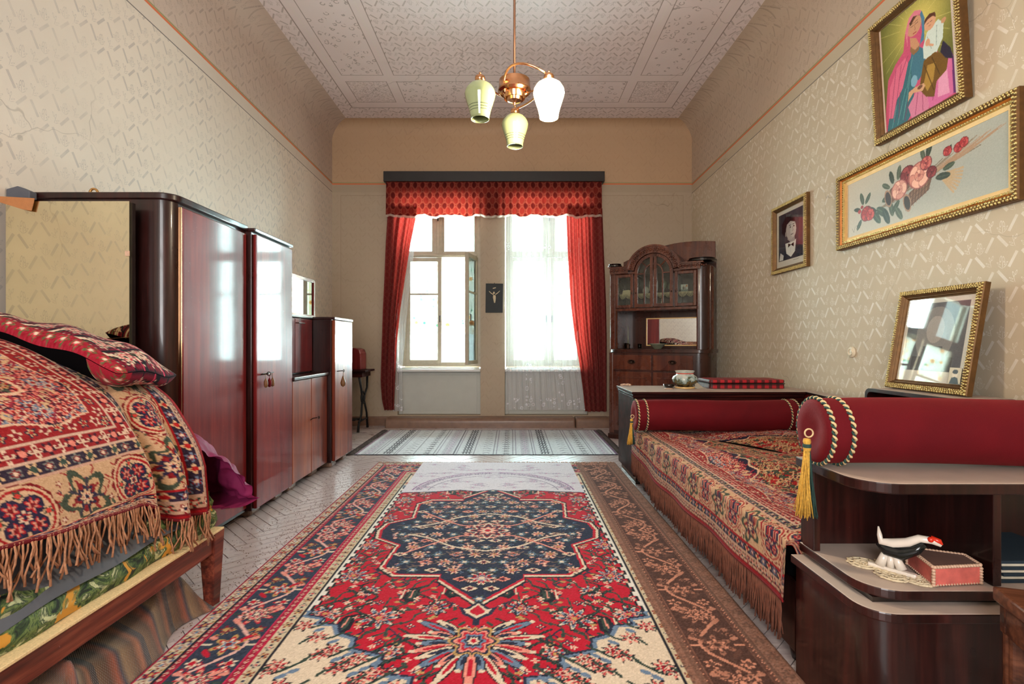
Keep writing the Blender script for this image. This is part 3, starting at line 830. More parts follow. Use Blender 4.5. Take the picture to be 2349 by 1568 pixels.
# back wall with two window niches
NL, NR = (-1.58, -.435), (-.10, 1.05); NT, NB_ = 3.12, .14
mb = MB(); Y0, Y1 = D, D+.5
for (a, b) in ((-WX, NL[0]), (NL[1], NR[0]), (NR[1], WX)): mb.box(a, b, Y0, Y1, -.1, CZ+.1)
for (a, b) in (NL, NR): mb.box(a, b, Y0, Y1, NT, CZ+.1); mb.box(a, b, Y0, Y1, -.1, NB_); mb.box(a, b, Y0+.10, Y1, NB_, .74)
struct('wall_back', mb, M['wall_back'])
# cove along the back wall
mb = MB(); n = 8; R = .16
pts = [(D+.02, CZ+.02), (D+.02, CZ-R)]+[(D-R*(1-cos(PI/2*k/n)), CZ-R+R*sin(PI/2*k/n)) for k in range(0, n+1)]
mb.prism(pts, -WX, WX, 'x'); auto(struct('trim_back_cove', mb, M['wall_back']), .5)
# rear wall behind the camera with an unseen window added for fill light
mb = MB()
mb.box(-WX-.2, -1.25, RY-.3, RY, -.1, CZ+.1); mb.box(.45, WX+.2, RY-.3, RY, -.1, CZ+.1); mb.box(-1.25, .45, RY-.3, RY, -.1, .8); mb.box(-1.25, .45, RY-.3, RY, 3.0, CZ+.1)
struct('wall_rear', mb, M['wall_rear'])
mb = MB(); mb.frame(-1.25, .45, .8, 3.0, .07, RY-.2, RY-.13); mb.box(-.43, -.37, RY-.2, RY-.13, .87, 2.93); mb.box(-1.18, .38, RY-.2, RY-.13, 2.2, 2.26); struct('window_3', mb, M['paint'])  # unseen window added for fill light

# skirting boards
def skirting(name, pts_, ax, a0, a1):
    b = MB(); b.prism(pts_, a0, a1, ax); return auto(struct(name, b, M['skirt']), .5)
pr = [(0,-.02),(0,.125),(.012,.125),(.018,.112),(.018,.095),(.03,.085),(.03,-.02)]
skirting('baseboard_left', [(-WX+a, z) for a, z in pr], 'y', 2.6, D)
skirting('baseboard_right', [(WX-a, z) for a, z in pr][::-1], 'y', -1.5, D)
skirting('baseboard_back', [(D-a, z) for a, z in pr][::-1], 'x', -WX, -1.6)
skirting('baseboard_back_right', [(D-a, z) for a, z in pr][::-1], 'x', 1.2, WX)
# rounded step that runs under both windows
mb = MB(); R = .055
def step(x0, x1):
    pts = [(D+.02, -.02), (6.83, -.02)]+[(6.83+R*(1-cos(PI/2*k/6))*1.0, .075+R*sin(PI/2*k/6)) for k in range(7)]+[(D+.02, .13)]
    mb.prism(pts[::-1], x0, x1, 'x')
step(-1.70, .845); step(.855, 1.32)
auto(struct('trim_step', mb, M['skirt'], bevel=.02), .5)

# ---- windows
def window(idx, x0, x1, mull, open_leaf):
    w = thing('window_%d' % idx, None, None, ((x0+x1)/2, D+.3, .77)); w['kind'] = 'structure'
    yf, yb = D+.26, D+.32; zb, zt, tr = .80, NT-.02, 2.36
    b = MB(); b.frame(x0+.01, x1-.01, zb, zt, .06, yf, yb); b.box(x0+.06, x1-.06, yf-.015, yb, tr, tr+.05); b.box(x0+.06, x1-.06, yf-.03, yf+.01, tr+.015, tr+.03)
    obj('window_frame', b, M['paint'], w, bevel=.004)
    b = MB(); b.box(mull-.055, mull+.055, yf-.01, yb, tr+.05, zt-.05); b.box(mull-.02, mull+.02, yf-.028, yf, tr+.04, zt-.05); obj('mullion', b, M['paint'], w, bevel=.004)
    for (a, c_) in ((x0+.07, mull-.055), (mull+.055, x1-.07)):
        b = MB(); b.frame(a, c_, tr+.05, zt-.06, .035, yf+.005, yb-.01); s_ = obj('upper_sash', b, M['paint'], w, bevel=.003)
        b = MB(); b.box(a+.03, c_-.03, yf+.03, yf+.034, tr+.08, zt-.09); obj('pane', b, M['glass'], s_)
    b = MB(); b.box(mull-.045, mull+.03, yf-.04, yf-.028, 2.93, 2.945); b.tube([(mull, yf-.03, 2.87), (mull, yf-.04, 2.93), (mull, yf-.035, 3.0)], .008); obj('latch', b, M['iron'], w)
    # outer sashes
    yo = D+.42
    b = MB(); b.frame(x0+.01, x1-.01, zb-.02, zt, .06, yo, yo+.05); b.box(mull-.04, mull+.04, yo, yo+.05, zb+.04, tr-.02); b.box(x0+.06, x1-.06, yo, yo+.05, tr-.03, tr+.04)
    o_ = obj('outer_frame', b, M['paint'], w, bevel=.004)
    b = MB(); b.box(x0+.06, x1-.06, yo+.02, yo+.024, zb+.03, zt-.05); obj('pane', b, M['glass'], o_)
    # inner lower leaves
    def leaf(hx, wd, sgn, ang, label=None):
        L = bpy.data.objects.new('casement', None); C.objects.link(L); L.parent = w
        L.location = (hx-w.location.x, yf+.02-w.location.y, 0); L.rotation_euler = (0, 0, ang)
        b = MB(); xa, xb = (0, wd) if sgn > 0 else (-wd, 0)
        b.frame(xa, xb, .84-.77, tr-.005-.77, .055, -.022, .022); b.box(xa+.05, xb-.05, -.018, .018, 1.05, 1.075)
        f = obj('casement_frame', b, M['paint'], L, bevel=.004, local=True)
        b = MB(); b.box(xa+.05, xb-.05, -.002, .002, .12, tr-.06-.77); obj('pane', b, M['glass'], L, local=True)
        b = MB(); e = xb-.02 if sgn > 0 else xa+.02; b.tube([(e, -.03, .75), (e, -.055, .75), (e, -.055, .66)], .007); obj('handle', b, M['iron'], L, local=True)
        return L
    wd = (x1-x0)/2-.07
    if open_leaf:
        leaf(x1-.07, wd, -1, math.radians(78)); leaf(x0+.07, wd, 1, 0)
    else:
        leaf(x0+.07, mull-x0-.09, 1, 0); leaf(x1-.07, x1-mull-.09, -1, 0)
        b = MB(); b.box(mull-.03, mull+.03, yf-.035, yf+.01, .84, tr-.01); obj('meeting_rail', b, M['paint'], w, bevel=.004)
    b = MB(); b.box(x0+.004, x1-.004, D+.085, D+.099, NB_+.004, .738); b.frame(x0+.004, x1-.004, NB_+.004, .738, .05, D+.078, D+.085); obj('apron_panel', b, M['apron'], w, bevel=.004)
    b = MB(); b.box(x0+.002, x1-.002, D-.03, yf+.02, .74, .775); b.box(x0+.03, x1-.03, D+.12, yf, .775, .79); obj('window_sill', b, M['white_sill'], w, bevel=.006)
    return w
w1 = window(1, NL[0], NL[1], -1.055, True); w2 = window(2, NR[0], NR[1], .53, False)

# floral café curtains between the sashes
def sheet(name, x0, x1, y, z0, z1, folds, amp, m, nu=60, nv=14, bot=0):
    b = MB(); b.grid(lambda u, v: (x0+(x1-x0)*u, y+amp*sin(2*PI*folds*u+1.3*sin(5*u))*(.5+.5*(1-v)), z0+(z1-z0)*v+bot*sin(2*PI*folds*u)*(1-v)), nu, nv)
    return obj(name, b, m, None, True)
o = sheet('floral_curtain', -1.52, -.50, D+.385, 1.38, 2.33, 9, .012, M['floral'], 90, 10)
tag(o, 'short orange and green floral curtain between the sashes of the left window', 'curtain')
o = sheet('floral_valance', -1.52, -.50, D+.37, 1.26, 1.46, 7, .015, M['floral'], 90, 6, .008)
tag(o, 'narrow floral frill hung low across the left window', 'curtain')

# ================================================================== CURTAINS
mb = MB(); mb.box(-1.735, 1.25, 6.90, 6.925, 3.315, 3.45); mb.box(-1.735, -1.71, 6.925, D, 3.315, 3.45); mb.box(1.225, 1.25, 6.925, D, 3.315, 3.45); mb.box(-1.71, 1.225, 6.925, D, 3.43, 3.45)
tag(obj('curtain_pelmet', mb, M['pelmet'], None, bevel=.003), 'long black wooden curtain box above the windows', 'pelmet')
vr = thing('valance', 'pleated red damask valance with scalloped fringe under the black pelmet', 'valance', (-.24, 6.94, 3.1))
def vfn(u, v):
    x = -1.71+2.93*u; ph = 2*PI*31*u+.9*sin(14*u)
    sag = .012*sin(2*PI*7.5*u)+.008*sin(2*PI*12*u+1)
    return (x, 6.955+.013*sin(ph)*(1.2-.4*v)-.02*(1-v), 2.86+sag*(1-v)+(3.34-2.86-sag*(1-v))*v)
mb = MB(); mb.grid(vfn, 420, 10); obj('pleated_cloth', mb, M['damask'], vr, True)
def vtrim(u, v):
    p = vfn(u, 0); return (p[0], p[1]-.004, p[2]-.03+.035*v+.006*abs(sin(2*PI*60*u))*(1-v))
mb = MB(); mb.grid(vtrim, 420, 2); obj('fringe_trim', mb, M['lace_trim'], vr, True)
def drape(name, label, left, right, y, amp, folds, m, seed, cat='curtain', nu=90, nv=40, solid=0):
    """left/right: lists of (z, x) edges from the top down"""
    zl = [p[0] for p in left][::-1]; xl = [p[1] for p in left][::-1]; xr = [p[1] for p in right][::-1]
    z0, z1 = zl[0], zl[-1]; r = np.random.RandomState(seed); ph = r.uniform(0, 6, 4)
    def fn(u, v):
        z = z0+(z1-z0)*v; a = np.interp(z, zl, xl); b_ = np.interp(z, zl, xr)
        uu = u+.02*sin(9*u+ph[0])
        return (a+(b_-a)*u, y+amp*sin(2*PI*folds*uu+ph[1]+.6*sin(2.2*v+ph[2]))+.4*amp*sin(2*PI*folds*2.3*u+ph[3]), z)
    b = MB(); b.grid(fn, nu, nv); o = obj(name, b, m, None, True); return tag(o, label, cat)
drape('drape_left', 'red brocade curtain gathered at the left side of the left window',
      [(2.98,-1.69),(2.5,-1.72),(2.0,-1.74),(1.6,-1.76),(1.1,-1.775),(.6,-1.79),(.35,-1.77),(.22,-1.74)],
      [(2.98,-1.28),(2.5,-1.38),(2.0,-1.46),(1.6,-1.52),(1.1,-1.57),(.6,-1.59),(.35,-1.60),(.22,-1.60)], 6.99, .028, 3.2, M['drape'], 1)
drape('drape_right', 'deep red brocade curtain hanging at the right side beside the buffet',
      [(2.98,.74),(2.4,.76),(1.7,.80),(1.2,.86),(.8,.93),(.5,.97),(.2,1.0)],
      [(2.98,1.24),(2.4,1.26),(1.7,1.29),(1.2,1.30),(.8,1.30),(.5,1.30),(.2,1.30)], 6.99, .03, 4.3, M['drape'], 2)
o = drape('lace_curtain', 'sheer white lace net curtain across the right window',
      [(3.0,-.09),(2.0,-.09),(1.0,-.085),(.22,-.08)], [(3.0,.92),(2.0,.92),(1.0,.90),(.22,1.0)], 7.02, .016, 11, M['lace'], 3, nu=220, nv=40)
drape('lace_curtain', 'narrow strip of white lace curtain beside the left red curtain',
      [(2.7,-1.38),(2.0,-1.50),(1.4,-1.60),(.8,-1.62),(.2,-1.63)], [(2.7,-1.30),(2.0,-1.39),(1.4,-1.45),(.8,-1.50),(.2,-1.50)], 7.03, .012, 4, M['lace'], 4, nu=60)

# black plaque with a pale figure on the pier between the windows
t = thing('crucifix_plaque', 'black rectangular plaque with a pale crucified figure between the windows', 'plaque', (-.245, D-.002, 1.55), rx=0)
mb = MB(); mb.prism([(-.365,1.552),(-.128,1.552),(-.122,1.95),(-.36,1.953)], D-.022, D-.004, 'y'); obj('board', mb, M['plaque'], t, bevel=.003)
mb = MB(); cx_ = -.243
mb.tube([(cx_, D-.032, 1.79), (cx_, D-.036, 1.76), (cx_+.003, D-.034, 1.72), (cx_+.004, D-.03, 1.685)], [.018,.022,.016,.008], 10)
mb.ball((cx_-.005, D-.036, 1.822), .013, .012, .017)
mb.tube([(cx_-.012, D-.03, 1.80), (cx_-.04, D-.028, 1.815), (cx_-.072, D-.026, 1.845)], [.008,.006,.004], 6)
mb.tube([(cx_+.014, D-.03, 1.80), (cx_+.042, D-.028, 1.818), (cx_+.075, D-.026, 1.85)], [.008,.006,.004], 6)
obj('figure', mb, M['white_cloth'], t, True)
mb = MB(); mb.prism([(cx_-.022,1.878),(cx_+.02,1.888),(cx_+.022,1.90),(cx_-.02,1.89)], D-.026, D-.02, 'y'); obj('scroll', mb, M['white_cloth'], t)
mb = MB(); mb.tube([(cx_, D-.01, 1.95), (cx_, D-.014, 1.962)], .005); obj('hanger', mb, M['iron'], t)

# ================================================================== PENDANT LAMP
LX, LY = .012, 2.5
lamp = thing('pendant_lamp', 'brass three-arm pendant lamp with pale green opal glass shades', 'lamp', (LX, LY, 2.3))
mb = MB(); mb.tube([(LX, LY, 2.40), (LX, LY, CZ)], .006, 10); obj('rod', mb, M['rodbrown'], lamp, True)
mb = MB(); mb.lathe([(.05, CZ-.05),(.055,CZ-.002)], (LX,LY,0), 20); obj('collar', mb, M['brass'], lamp, True)
mb = MB(); mb.lathe([(r_*1.2, z_) for r_, z_ in [(.0,2.415),(.056,2.415),(.063,2.41),(.064,2.37),(.067,2.365),(.067,2.357),(.058,2.348),(.056,2.354),(.048,2.354),(.047,2.338),(.042,2.322),(.038,2.332),(.034,2.33),(.028,2.312),(.012,2.305),(.006,2.303),(.005,2.29),(.0,2.287)]], (LX,LY,0), 40, False)
auto(obj('hub', mb, M['brass'], lamp), .6)
def shade_prof(): return [(r_*1.22, z_) for r_, z_ in [(.0,0),(.022,0),(.030,-.006),(.046,-.020),(.056,-.040),(.059,-.058),(.055,-.078),(.048,-.105),(.041,-.132),(.036,-.158),(.035,-.172),(.033,-.172),(.034,-.158),(.039,-.13),(.046,-.104),(.053,-.078),(.056,-.058),(.053,-.042),(.043,-.024),(.0,-.012)]]
lamps = [(-.148, 2.37, 2.338, False), (.170, 2.36, 2.340, True), (.016, 2.735, 2.352, False)]
for i, (x, y, z, lit) in enumerate(lamps):
    a0 = math.atan2(y-LY, x-LX); pts = []
    for k in range(17):
        t = k/16; R = .052+(.155 if i != 2 else .185)*t**1.1; aa = a0-1.9*(1-t)
        pts.append((LX+R*cos(aa), LY+R*sin(aa), 2.335+.03*sin(PI*t)*(1 if i != 1 else 2.2)+(z+.03-2.335)*t))
    pts.append((x, y, z+.028))
    mb = MB(); mb.tube(pts, .0055, 8); obj('arm', mb, M['brass'], lamp, True)
    b2 = MB(); b2.lathe([(.004,.036),(.010,.034),(.022,.026),(.024,.020),(.024,-.002),(.021,-.002)], (x,y,z), 20); b2.ball((x,y,z+.042), .006); obj('shade_holder', b2, M['brass'], lamp, True)
    b3 = MB(); b3.lathe(shade_prof(), (0,0,0), 32, False)
    s_ = obj('lamp_shade', b3, M['shade_lit'] if lit else M['shade'], lamp, True, local=True); s_.location = (x-LX, y-LY, z-2.3)
    if lit: s_['label'] = 'shade glowing with the lit bulb'
l = bpy.data.lights.new('bulb', 'POINT'); l.energy = 34; l.color = (1.0, .84, .64); l.shadow_soft_size = .05
o = bpy.data.objects.new('bulb_light', l); C.objects.link(o); o.location = (.17, 2.36, 2.13)
l = bpy.data.lights.new('bulb_up', 'POINT'); l.energy = 12; l.color = (1.0, .80, .56); l.shadow_soft_size = .05
o = bpy.data.objects.new('bulb_light', l); C.objects.link(o); o.location = (.17, 2.28, 2.34)

# ================================================================== WARDROBES AND CABINETS ON THE LEFT
def rounded(x0, x1, y0, y1, r, corners, n=8):
    """plan outline, counter-clockwise; corners: set of 'sw','se','ne','nw' that are rounded"""
    P = []
    for key, cx, cy, a in (('sw', x0, y0, PI), ('se', x1, y0, 1.5*PI), ('ne', x1, y1, 0), ('nw', x0, y1, .5*PI)):
        if key in corners:
            ox = cx+(r if cx == x0 else -r); oy = cy+(r if cy == y0 else -r)
            P += [(ox+r*cos(a+PI/2*k/n), oy+r*sin(a+PI/2*k/n)) for k in range(n+1)]
        else: P.append((cx, cy))
    return P
def slab(name, poly, z0, z1, side, top, parent, bevel=.003):
    mb = MB(); mb.prism(poly, z0, z1); o = obj(name, mb, side, parent, bevel=bevel); o.data.materials.append(top)
    o.data.polygons[1].material_index = 1; return o
def board(name, x0, x1, y0, y1, z0, z1, m, parent, bevel=.003, label=None):
    mb = MB(); mb.box(x0, x1, y0, y1, z0, z1); o = obj(name, mb, m, parent, bevel=bevel)
    if label: o['label'] = label
    return o
BX = -2.455
# A: big wardrobe with rounded corner
t = thing('wardrobe', 'tall glossy red wardrobe with a dark rounded corner, nearest the left bed', 'wardrobe', (-2.08, 2.92, 0))
P = rounded(BX, -1.715, 2.56, 3.285, .075, {'se'})
mb = MB(); mb.prism(P, .05, 1.85); auto(obj('body', mb, M['darkwood'], t), .4)
mb = MB(); mb.prism(rounded(BX-.005, -1.695, 2.55, 3.288, .085, {'se'}), 1.85, 1.885); auto(obj('top', mb, M['darkwood'], t, bevel=.006), .5)
board('door', -1.716, -1.697, 2.642, 3.272, .075, 1.83, M['mahogany'], t, .004)
board('edge_strip', -1.716, -1.700, 2.632, 2.640, .075, 1.83, M['brass'], t, .001, 'thin pale strip beside the door')
mb = MB(); mb.prism(rounded(BX, -1.78, 2.6, 3.28, .04, {'se'}), 0, .05); obj('plinth', mb, M['black_lac'], t)
# B: second wardrobe, slightly proud
t = thing('wardrobe', 'narrower glossy red wardrobe section with dangling key tags', 'wardrobe', (-2.06, 3.57, 0))
board('body', BX, -1.675, 3.292, 3.858, .05, 1.85, M['darkwood'], t)
board('door', -1.675, -1.652, 3.312, 3.852, .06, 1.835, M['mahogany'], t, .005)
board('top', BX, -1.65, 3.29, 3.862, 1.85, 1.872, M['darkwood'], t, .006)
for y in (3.40, 3.73): board('foot', -1.95, -1.70, y-.07, y+.07, 0, .05, M['skirt'], t, .02)
mb = MB(); mb.tube([(-1.652,3.37,.925),(-1.60,3.37,.93)], .005); mb.torus((-1.60,3.37,.93), .012, .003, 'y', 12)
k = obj('key', mb, M['key'], t)
mb = MB(); mb.tube([(-1.625,3.335,.932),(-1.62,3.48,.934)], .0028); obj('key_rod', mb, M['key'], k)
for (y, c_) in ((3.36,'tagleather'),(3.41,'velvet'),(3.455,'tagleather')):
    mb = MB(); mb.lathe([(.0,-.062),(.009,-.058),(.013,-.04),(.012,-.02),(.006,-.006),(.003,.0),(.0,.0)], (-1.615,y,.90), 12, False); mb.tube([(-1.615,y,.895),(-1.62,y,.932)], .0018, 5)
    obj('key_tag', mb, M[c_], t, True)
# C: low sideboard with recessed upper compartment
t = thing('sideboard', 'low figured-veneer sideboard with two doors and dusty counter between the wardrobes', 'sideboard', (-2.06, 4.23, 0))
board('body', BX, -1.68, 3.862, 4.592, .055, .845, M['darkwood'], t)
for (a, b) in ((3.868, 4.226), (4.232, 4.588)): board('door', -1.68, -1.657, a, b, .065, .84, M['burl'], t, .004)
board('counter', BX, -1.64, 3.862, 4.592, .845, .872, M['darkwood'], t, .006)
for y in (3.98, 4.42): board('foot', -1.93, -1.70, y-.09, y+.06, 0, .055, M['skirt'], t, .02)
board('upper_body', BX, -1.81, 3.862, 4.592, .872, 1.345, M['darkwood'], t)
for (a, b) in ((3.868, 4.226), (4.232, 4.588)): board('upper_door', -1.81, -1.792, a, b, .885, 1.34, M['mahogany'], t, .003)
board('upper_top', BX, -1.785, 3.862, 4.592, 1.345, 1.365, M['darkwood'], t, .004)
mb = MB(); mb.tube([(-1.657,4.21,.50),(-1.635,4.205,.515),(-1.60,4.21,.52)], .004); mb.torus((-1.59,4.22,.52), .011, .003, 'x', 12); obj('key', mb, M['key'], t)
mb = MB(); mb.tube([(-1.79,4.24,1.30),(-1.77,4.25,1.30),(-1.765,4.36,1.30)], .004); obj('upper_key', mb, M['key'], t)
# D: narrow cabinet
t = thing('narrow_cabinet', 'narrow waist-high burl cabinet with tasselled key, nearest the windows', 'cabinet', (-2.03, 4.86, 0))
board('body', BX, -1.625, 4.602, 5.128, .055, 1.345, M['darkwood'], t)
board('door', -1.625, -1.598, 4.622, 5.122, .065, 1.34, M['burl'], t, .005)
board('top', BX, -1.592, 4.598, 5.132, 1.345, 1.367, M['darkwood'], t, .005)
for y in (4.72, 5.02): board('foot', -1.88, -1.64, y-.07, y+.06, 0, .055, M['skirt'], t, .02)
mb = MB(); mb.tube([(-1.598,4.68,.875),(-1.545,4.68,.88)], .004); mb.torus((-1.54,4.69,.88), .013, .003, 'x', 12); k = obj('key', mb, M['key'], t)
mb = MB(); mb.tube([(-1.545,4.69,.868),(-1.547,4.69,.83)], .002, 5); mb.lathe([(.0,-.10),(.02,-.085),(.024,-.06),(.015,-.03),(.006,-.0),(.0,.0)], (-1.547,4.69,.83), 12, False); obj('key_tassel', mb, M['tagleather'], k, True)
# mirror on top
t = thing('dressing_mirror', 'dark framed mirror standing on top of the cabinets', 'mirror', (-2.0, 4.70, 1.37))
mb = MB()
for (y0, y1, z0, z1) in ((4.24,4.27,1.372,1.78),(5.13,5.165,1.372,1.76),(4.27,5.13,1.372,1.41),(4.27,5.13,1.735,1.765)): mb.box(-2.02,-1.985,y0,y1,z0,z1)
obj('mirror_frame', mb, M['mahogany'], t, bevel=.004)
mb = MB(); mb.box(-2.015,-1.998,4.27,5.13,1.41,1.735); obj('mirror_glass', mb, M['mirror2'], t)
# treadle sewing table far left
t = thing('sewing_table', 'small wooden table on black cast iron legs in the far left corner', 'table', (-2.15, 6.65, 0))
board('table_top', -2.44, -1.84, 6.42, 6.86, .765, .79, M['darkwood_x'], t, .005)
board('apron', -2.42, -1.89, 6.46, 6.84, .70, .765, M['darkwood_x'], t, .005)
for x in (-2.38, -1.93):
    mb = MB(); mb.tube([(x,6.47,.70),(x+.01,6.52,.55),(x,6.60,.42),(x+.01,6.52,.22),(x,6.44,.10),(x,6.42,.012)], [.016,.014,.013,.013,.014,.018], 8)
    mb.tube([(x,6.83,.70),(x+.01,6.78,.55),(x,6.66,.42),(x+.01,6.76,.22),(x,6.82,.10),(x,6.84,.012)], [.016,.014,.013,.013,.014,.018], 8)
    mb.torus((x,6.63,.43), .075, .011, 'x', 18); mb.tube([(x,6.44,.14),(x,6.84,.14)], .011); obj('iron_leg', mb, M['iron'], t, True)
mb = MB(); mb.tube([(-2.38,6.64,.14),(-1.93,6.64,.14)], .01); mb.box(-2.32,-2.0,6.53,6.72,.14,.155); obj('treadle', mb, M['iron'], t)
mb = MB(); mb.prism([(-2.38,.793),(-1.93,.793),(-1.93,1.0),(-1.95,1.05),(-2.0,1.07),(-2.30,1.07),(-2.36,1.05),(-2.38,1.0)], 6.52, 6.78, 'y'); tag(obj('sewing_machine_case', mb, M['mahogany'], None, bevel=.008), 'dark red wooden case standing on the iron-legged table', 'case')
mb = MB(); mb.box(-1.92, -1.885, 6.44, 6.45, .63, .70)
# things on and against the big wardrobe
mb = MB(); mb.box(-2.44, -1.845, 2.468, 2.476, .62, 1.815)
t = thing('leaning_mirror', 'frameless sheet of mirror leaning on the wardrobe end behind the left bed', 'mirror', (-2.14, 2.47, .62))
obj('mirror_glass', mb, M['mirror'], t)
mb = MB(); mb.box(-2.44, -1.838, 2.477, 2.50, .62, 1.81); obj('backing', mb, M['black_lac'], t)
board('tape', -1.862, -1.842, 2.463, 2.467, 1.55, 1.575, M['shell_trim'], t, 0, 'small pinkish tape at the right edge')
mb = MB(); mb.prism([(-2.47,1.835),(-2.29,1.825),(-2.305,1.765),(-2.34,1.77),(-2.47,1.81)], 2.452, 2.458, 'y'); tag(obj('card_scrap', mb, M['card'], None, bevel=.001), 'torn tan card over the top left corner of the leaning mirror', 'card')
mb = MB(); mb.prism([(-2.475,1.84),(-2.36,1.84),(-2.36,1.875),(-2.42,1.90),(-2.475,1.885)], 2.504, 2.545, 'y'); tag(obj('felt_pad', mb, M['grey_sheet'], None, bevel=.004), 'grey folded pad behind the leaning mirror at the wall', 'pad')
mb = MB(); mb.lathe([(.0,0),(.02,0),(.024,.008),(.016,.014),(.0,.014)], (-2.14,2.62,1.886), 20, False); mb.torus((-2.14,2.62,1.90), .02, .006, 'y', 16)
tag(obj('brass_fitting', mb, M['gold_dull'], None, True), 'small round metal fitting lying on top of the big wardrobe', 'fitting')

# ================================================================== LEFT BED
t = thing('left_bed', 'worn wooden bed frame with tapering leg and green floral mattress at left', 'bed', (-1.85, 1.25, 0)); bed = t
board('side_rail', -1.305, -1.272, .1, 2.19, .235, .318, M['bedwood'], t, .004)
board('rail_edging', -1.315, -1.262, .1, 2.245, .318, .328, M['rope'], t, .002, 'pale worn edging strip')
board('end_rail', -2.42, -1.335, 2.20, 2.235, .235, .318, M['bedwood'], t, .004)
mb = MB(); z_ = [(0,.75),(.32,1.0)]
mb.add([(-1.325+.01,2.185,0),(-1.275,2.185,0),(-1.275,2.235,0),(-1.315,2.235,0),(-1.335,2.175,.322),(-1.262,2.175,.322),(-1.262,2.25,.322),(-1.335,2.25,.322)],
       [(0,3,2,1),(4,5,6,7),(0,1,5,4),(1,2,6,5),(2,3,7,6),(3,0,4,7)]); obj('leg', mb, M['bedwood'], t, bevel=.003)
board('leg', -2.42, -2.36, 2.17, 2.24, 0, .32, M['bedwood'], t)
for x in (-2.42, -1.335): board('leg', x, x+.06, .1, .17, 0, .32, M['bedwood'], t)
mb = MB()
def mat_side(u, v):
    y = .15+2.09*u; pts = [(-1.305,.33),(-1.292,.36),(-1.298,.395),(-1.315,.41),(-1.303,.44),(-1.33,.475),(-1.42,.49),(-2.40,.49)]
    k = v*(len(pts)-1); i = min(int(k), len(pts)-2); f = k-i
    return (pts[i][0]*(1-f)+pts[i+1][0]*f+.004*sin(y*23+v*4), y, pts[i][1]*(1-f)+pts[i+1][1]*f+.003*sin(y*31))
mb.grid(mat_side, 90, 28); n0 = len(mb.v); obj('mattress', mb, M['ticking'], t, True)
mb = MB(); mb.grid(lambda u, v: (-1.325-.9*v, 2.242-.004*sin(v*20), .33+.155*u), 6, 20); obj('mattress_end', mb, M['ticking'], t, True)
mb = MB(); mb.grid(lambda u, v: (-1.290-.125*v**1.3+.006*sin(u*17+3*v), .2+1.80*u, .405+.17*v+.010*sin(u*9)*(1-v)+.004*sin(u*29+v*5)), 70, 12); o = obj('sheet', mb, M['grey_sheet'], t, True)

# quilts heaped on the bed, under an oriental cover
sec = [(-2.42,1.00),(-2.30,1.13),(-2.10,1.165),(-1.92,1.155),(-1.76,1.10),(-1.62,1.02),(-1.47,.925),(-1.39,.82),(-1.33,.71),(-1.30,.61)]
def cr(P, n):
    P = [P[0]]+P+[P[-1]]; out = []
    for i in range(1, len(P)-2):
        for k in range(n):
            s_ = k/n; out.append([.5*((2*P[i][j])+(-P[i-1][j]+P[i+1][j])*s_+(2*P[i-1][j]-5*P[i][j]+4*P[i+1][j]-P[i+2][j])*s_*s_+(-P[i-1][j]+3*P[i][j]-3*P[i+1][j]+P[i+2][j])*s_**3) for j in (0,1)])
    out.append(list(P[-1])); return out
def resample(P, n):
    P = np.array(P); d = np.r_[0, np.cumsum(np.hypot(*np.diff(P, axis=0).T))]; s_ = np.linspace(0, d[-1], n)
    return np.stack([np.interp(s_, d, P[:,0]), np.interp(s_, d, P[:,1])], 1), d[-1]
def smooth01(x): x = np.clip(x, 0, 1); return x*x*(3-2*x)
res = .0042; Y0c, Y1c = .62, 2.20
W1 = 2.6; H1 = 2.6
full = cover_colours(W1, H1, res, 2.6, 1.35)
ny_ = int((Y1c-Y0c)/res)+1; ys = np.linspace(Y0c, Y1c, ny_)
top, Ltop = resample(cr(sec, 10), 260); hemlen = .16; nh = int(hemlen/res)
hem_z = np.interp(ys, [.6,1.25,1.80,1.86,1.95,2.2], [.63,.615,.565,.52,.455,.425])
ntop = int(Ltop/res); top, _ = resample(cr(sec, 10), ntop)
P = np.zeros((ny_, ntop+nh, 3))
for j, y in enumerate(ys):
    P[j, :ntop, 0] = top[:, 0]; P[j, :ntop, 2] = top[:, 1]; P[j, :ntop, 1] = y
    zz = np.linspace(.61, hem_z[j], nh+1)[1:]
    P[j, ntop:, 0] = -1.30+.012*np.linspace(0, 1, nh); P[j, ntop:, 2] = zz; P[j, ntop:, 1] = y
k = np.linspace(0, 1, ntop+nh)[None, :]; yy = ys[:, None]
low = smooth01((k-.55)/.4)
fold = .035*np.exp(-((yy-1.845)/.035)**2)-.045*np.exp(-((yy-1.90)/.04)**2)+.04*np.exp(-((yy-1.985)/.05)**2)-.03*np.exp(-((yy-2.07)/.04)**2)+.03*np.exp(-((yy-2.13)/.04)**2)
P[..., 0] += fold*low+.010*np.sin(yy*9+k*7)*low+.006*np.sin(yy*21+k*3)*low
P[..., 2] += .010*np.sin(yy*5+k*9)*(1-low)+.02*(yy-1.4)*(1-low)
P[..., 1] += .03*np.sin(k*5)*smooth01((yy-1.9)/.3)
tl = smooth01((yy-2.08)/.12); P[..., 2] -= .03*tl*(1-low)
X0 = P[..., 0]*0
ci = full.shape[1]-(ntop+nh); cj = full.shape[0]-ny_
colr = full[cj:cj+ny_, ci:ci+ntop+nh]
cov = thing('oriental_cover', 'fringed red, navy and cream oriental cover heaped over the left bed', 'bedspread', (-1.8, 1.4, .9))
colgrid('woven_cloth', P, colr, M['woven'], cov)
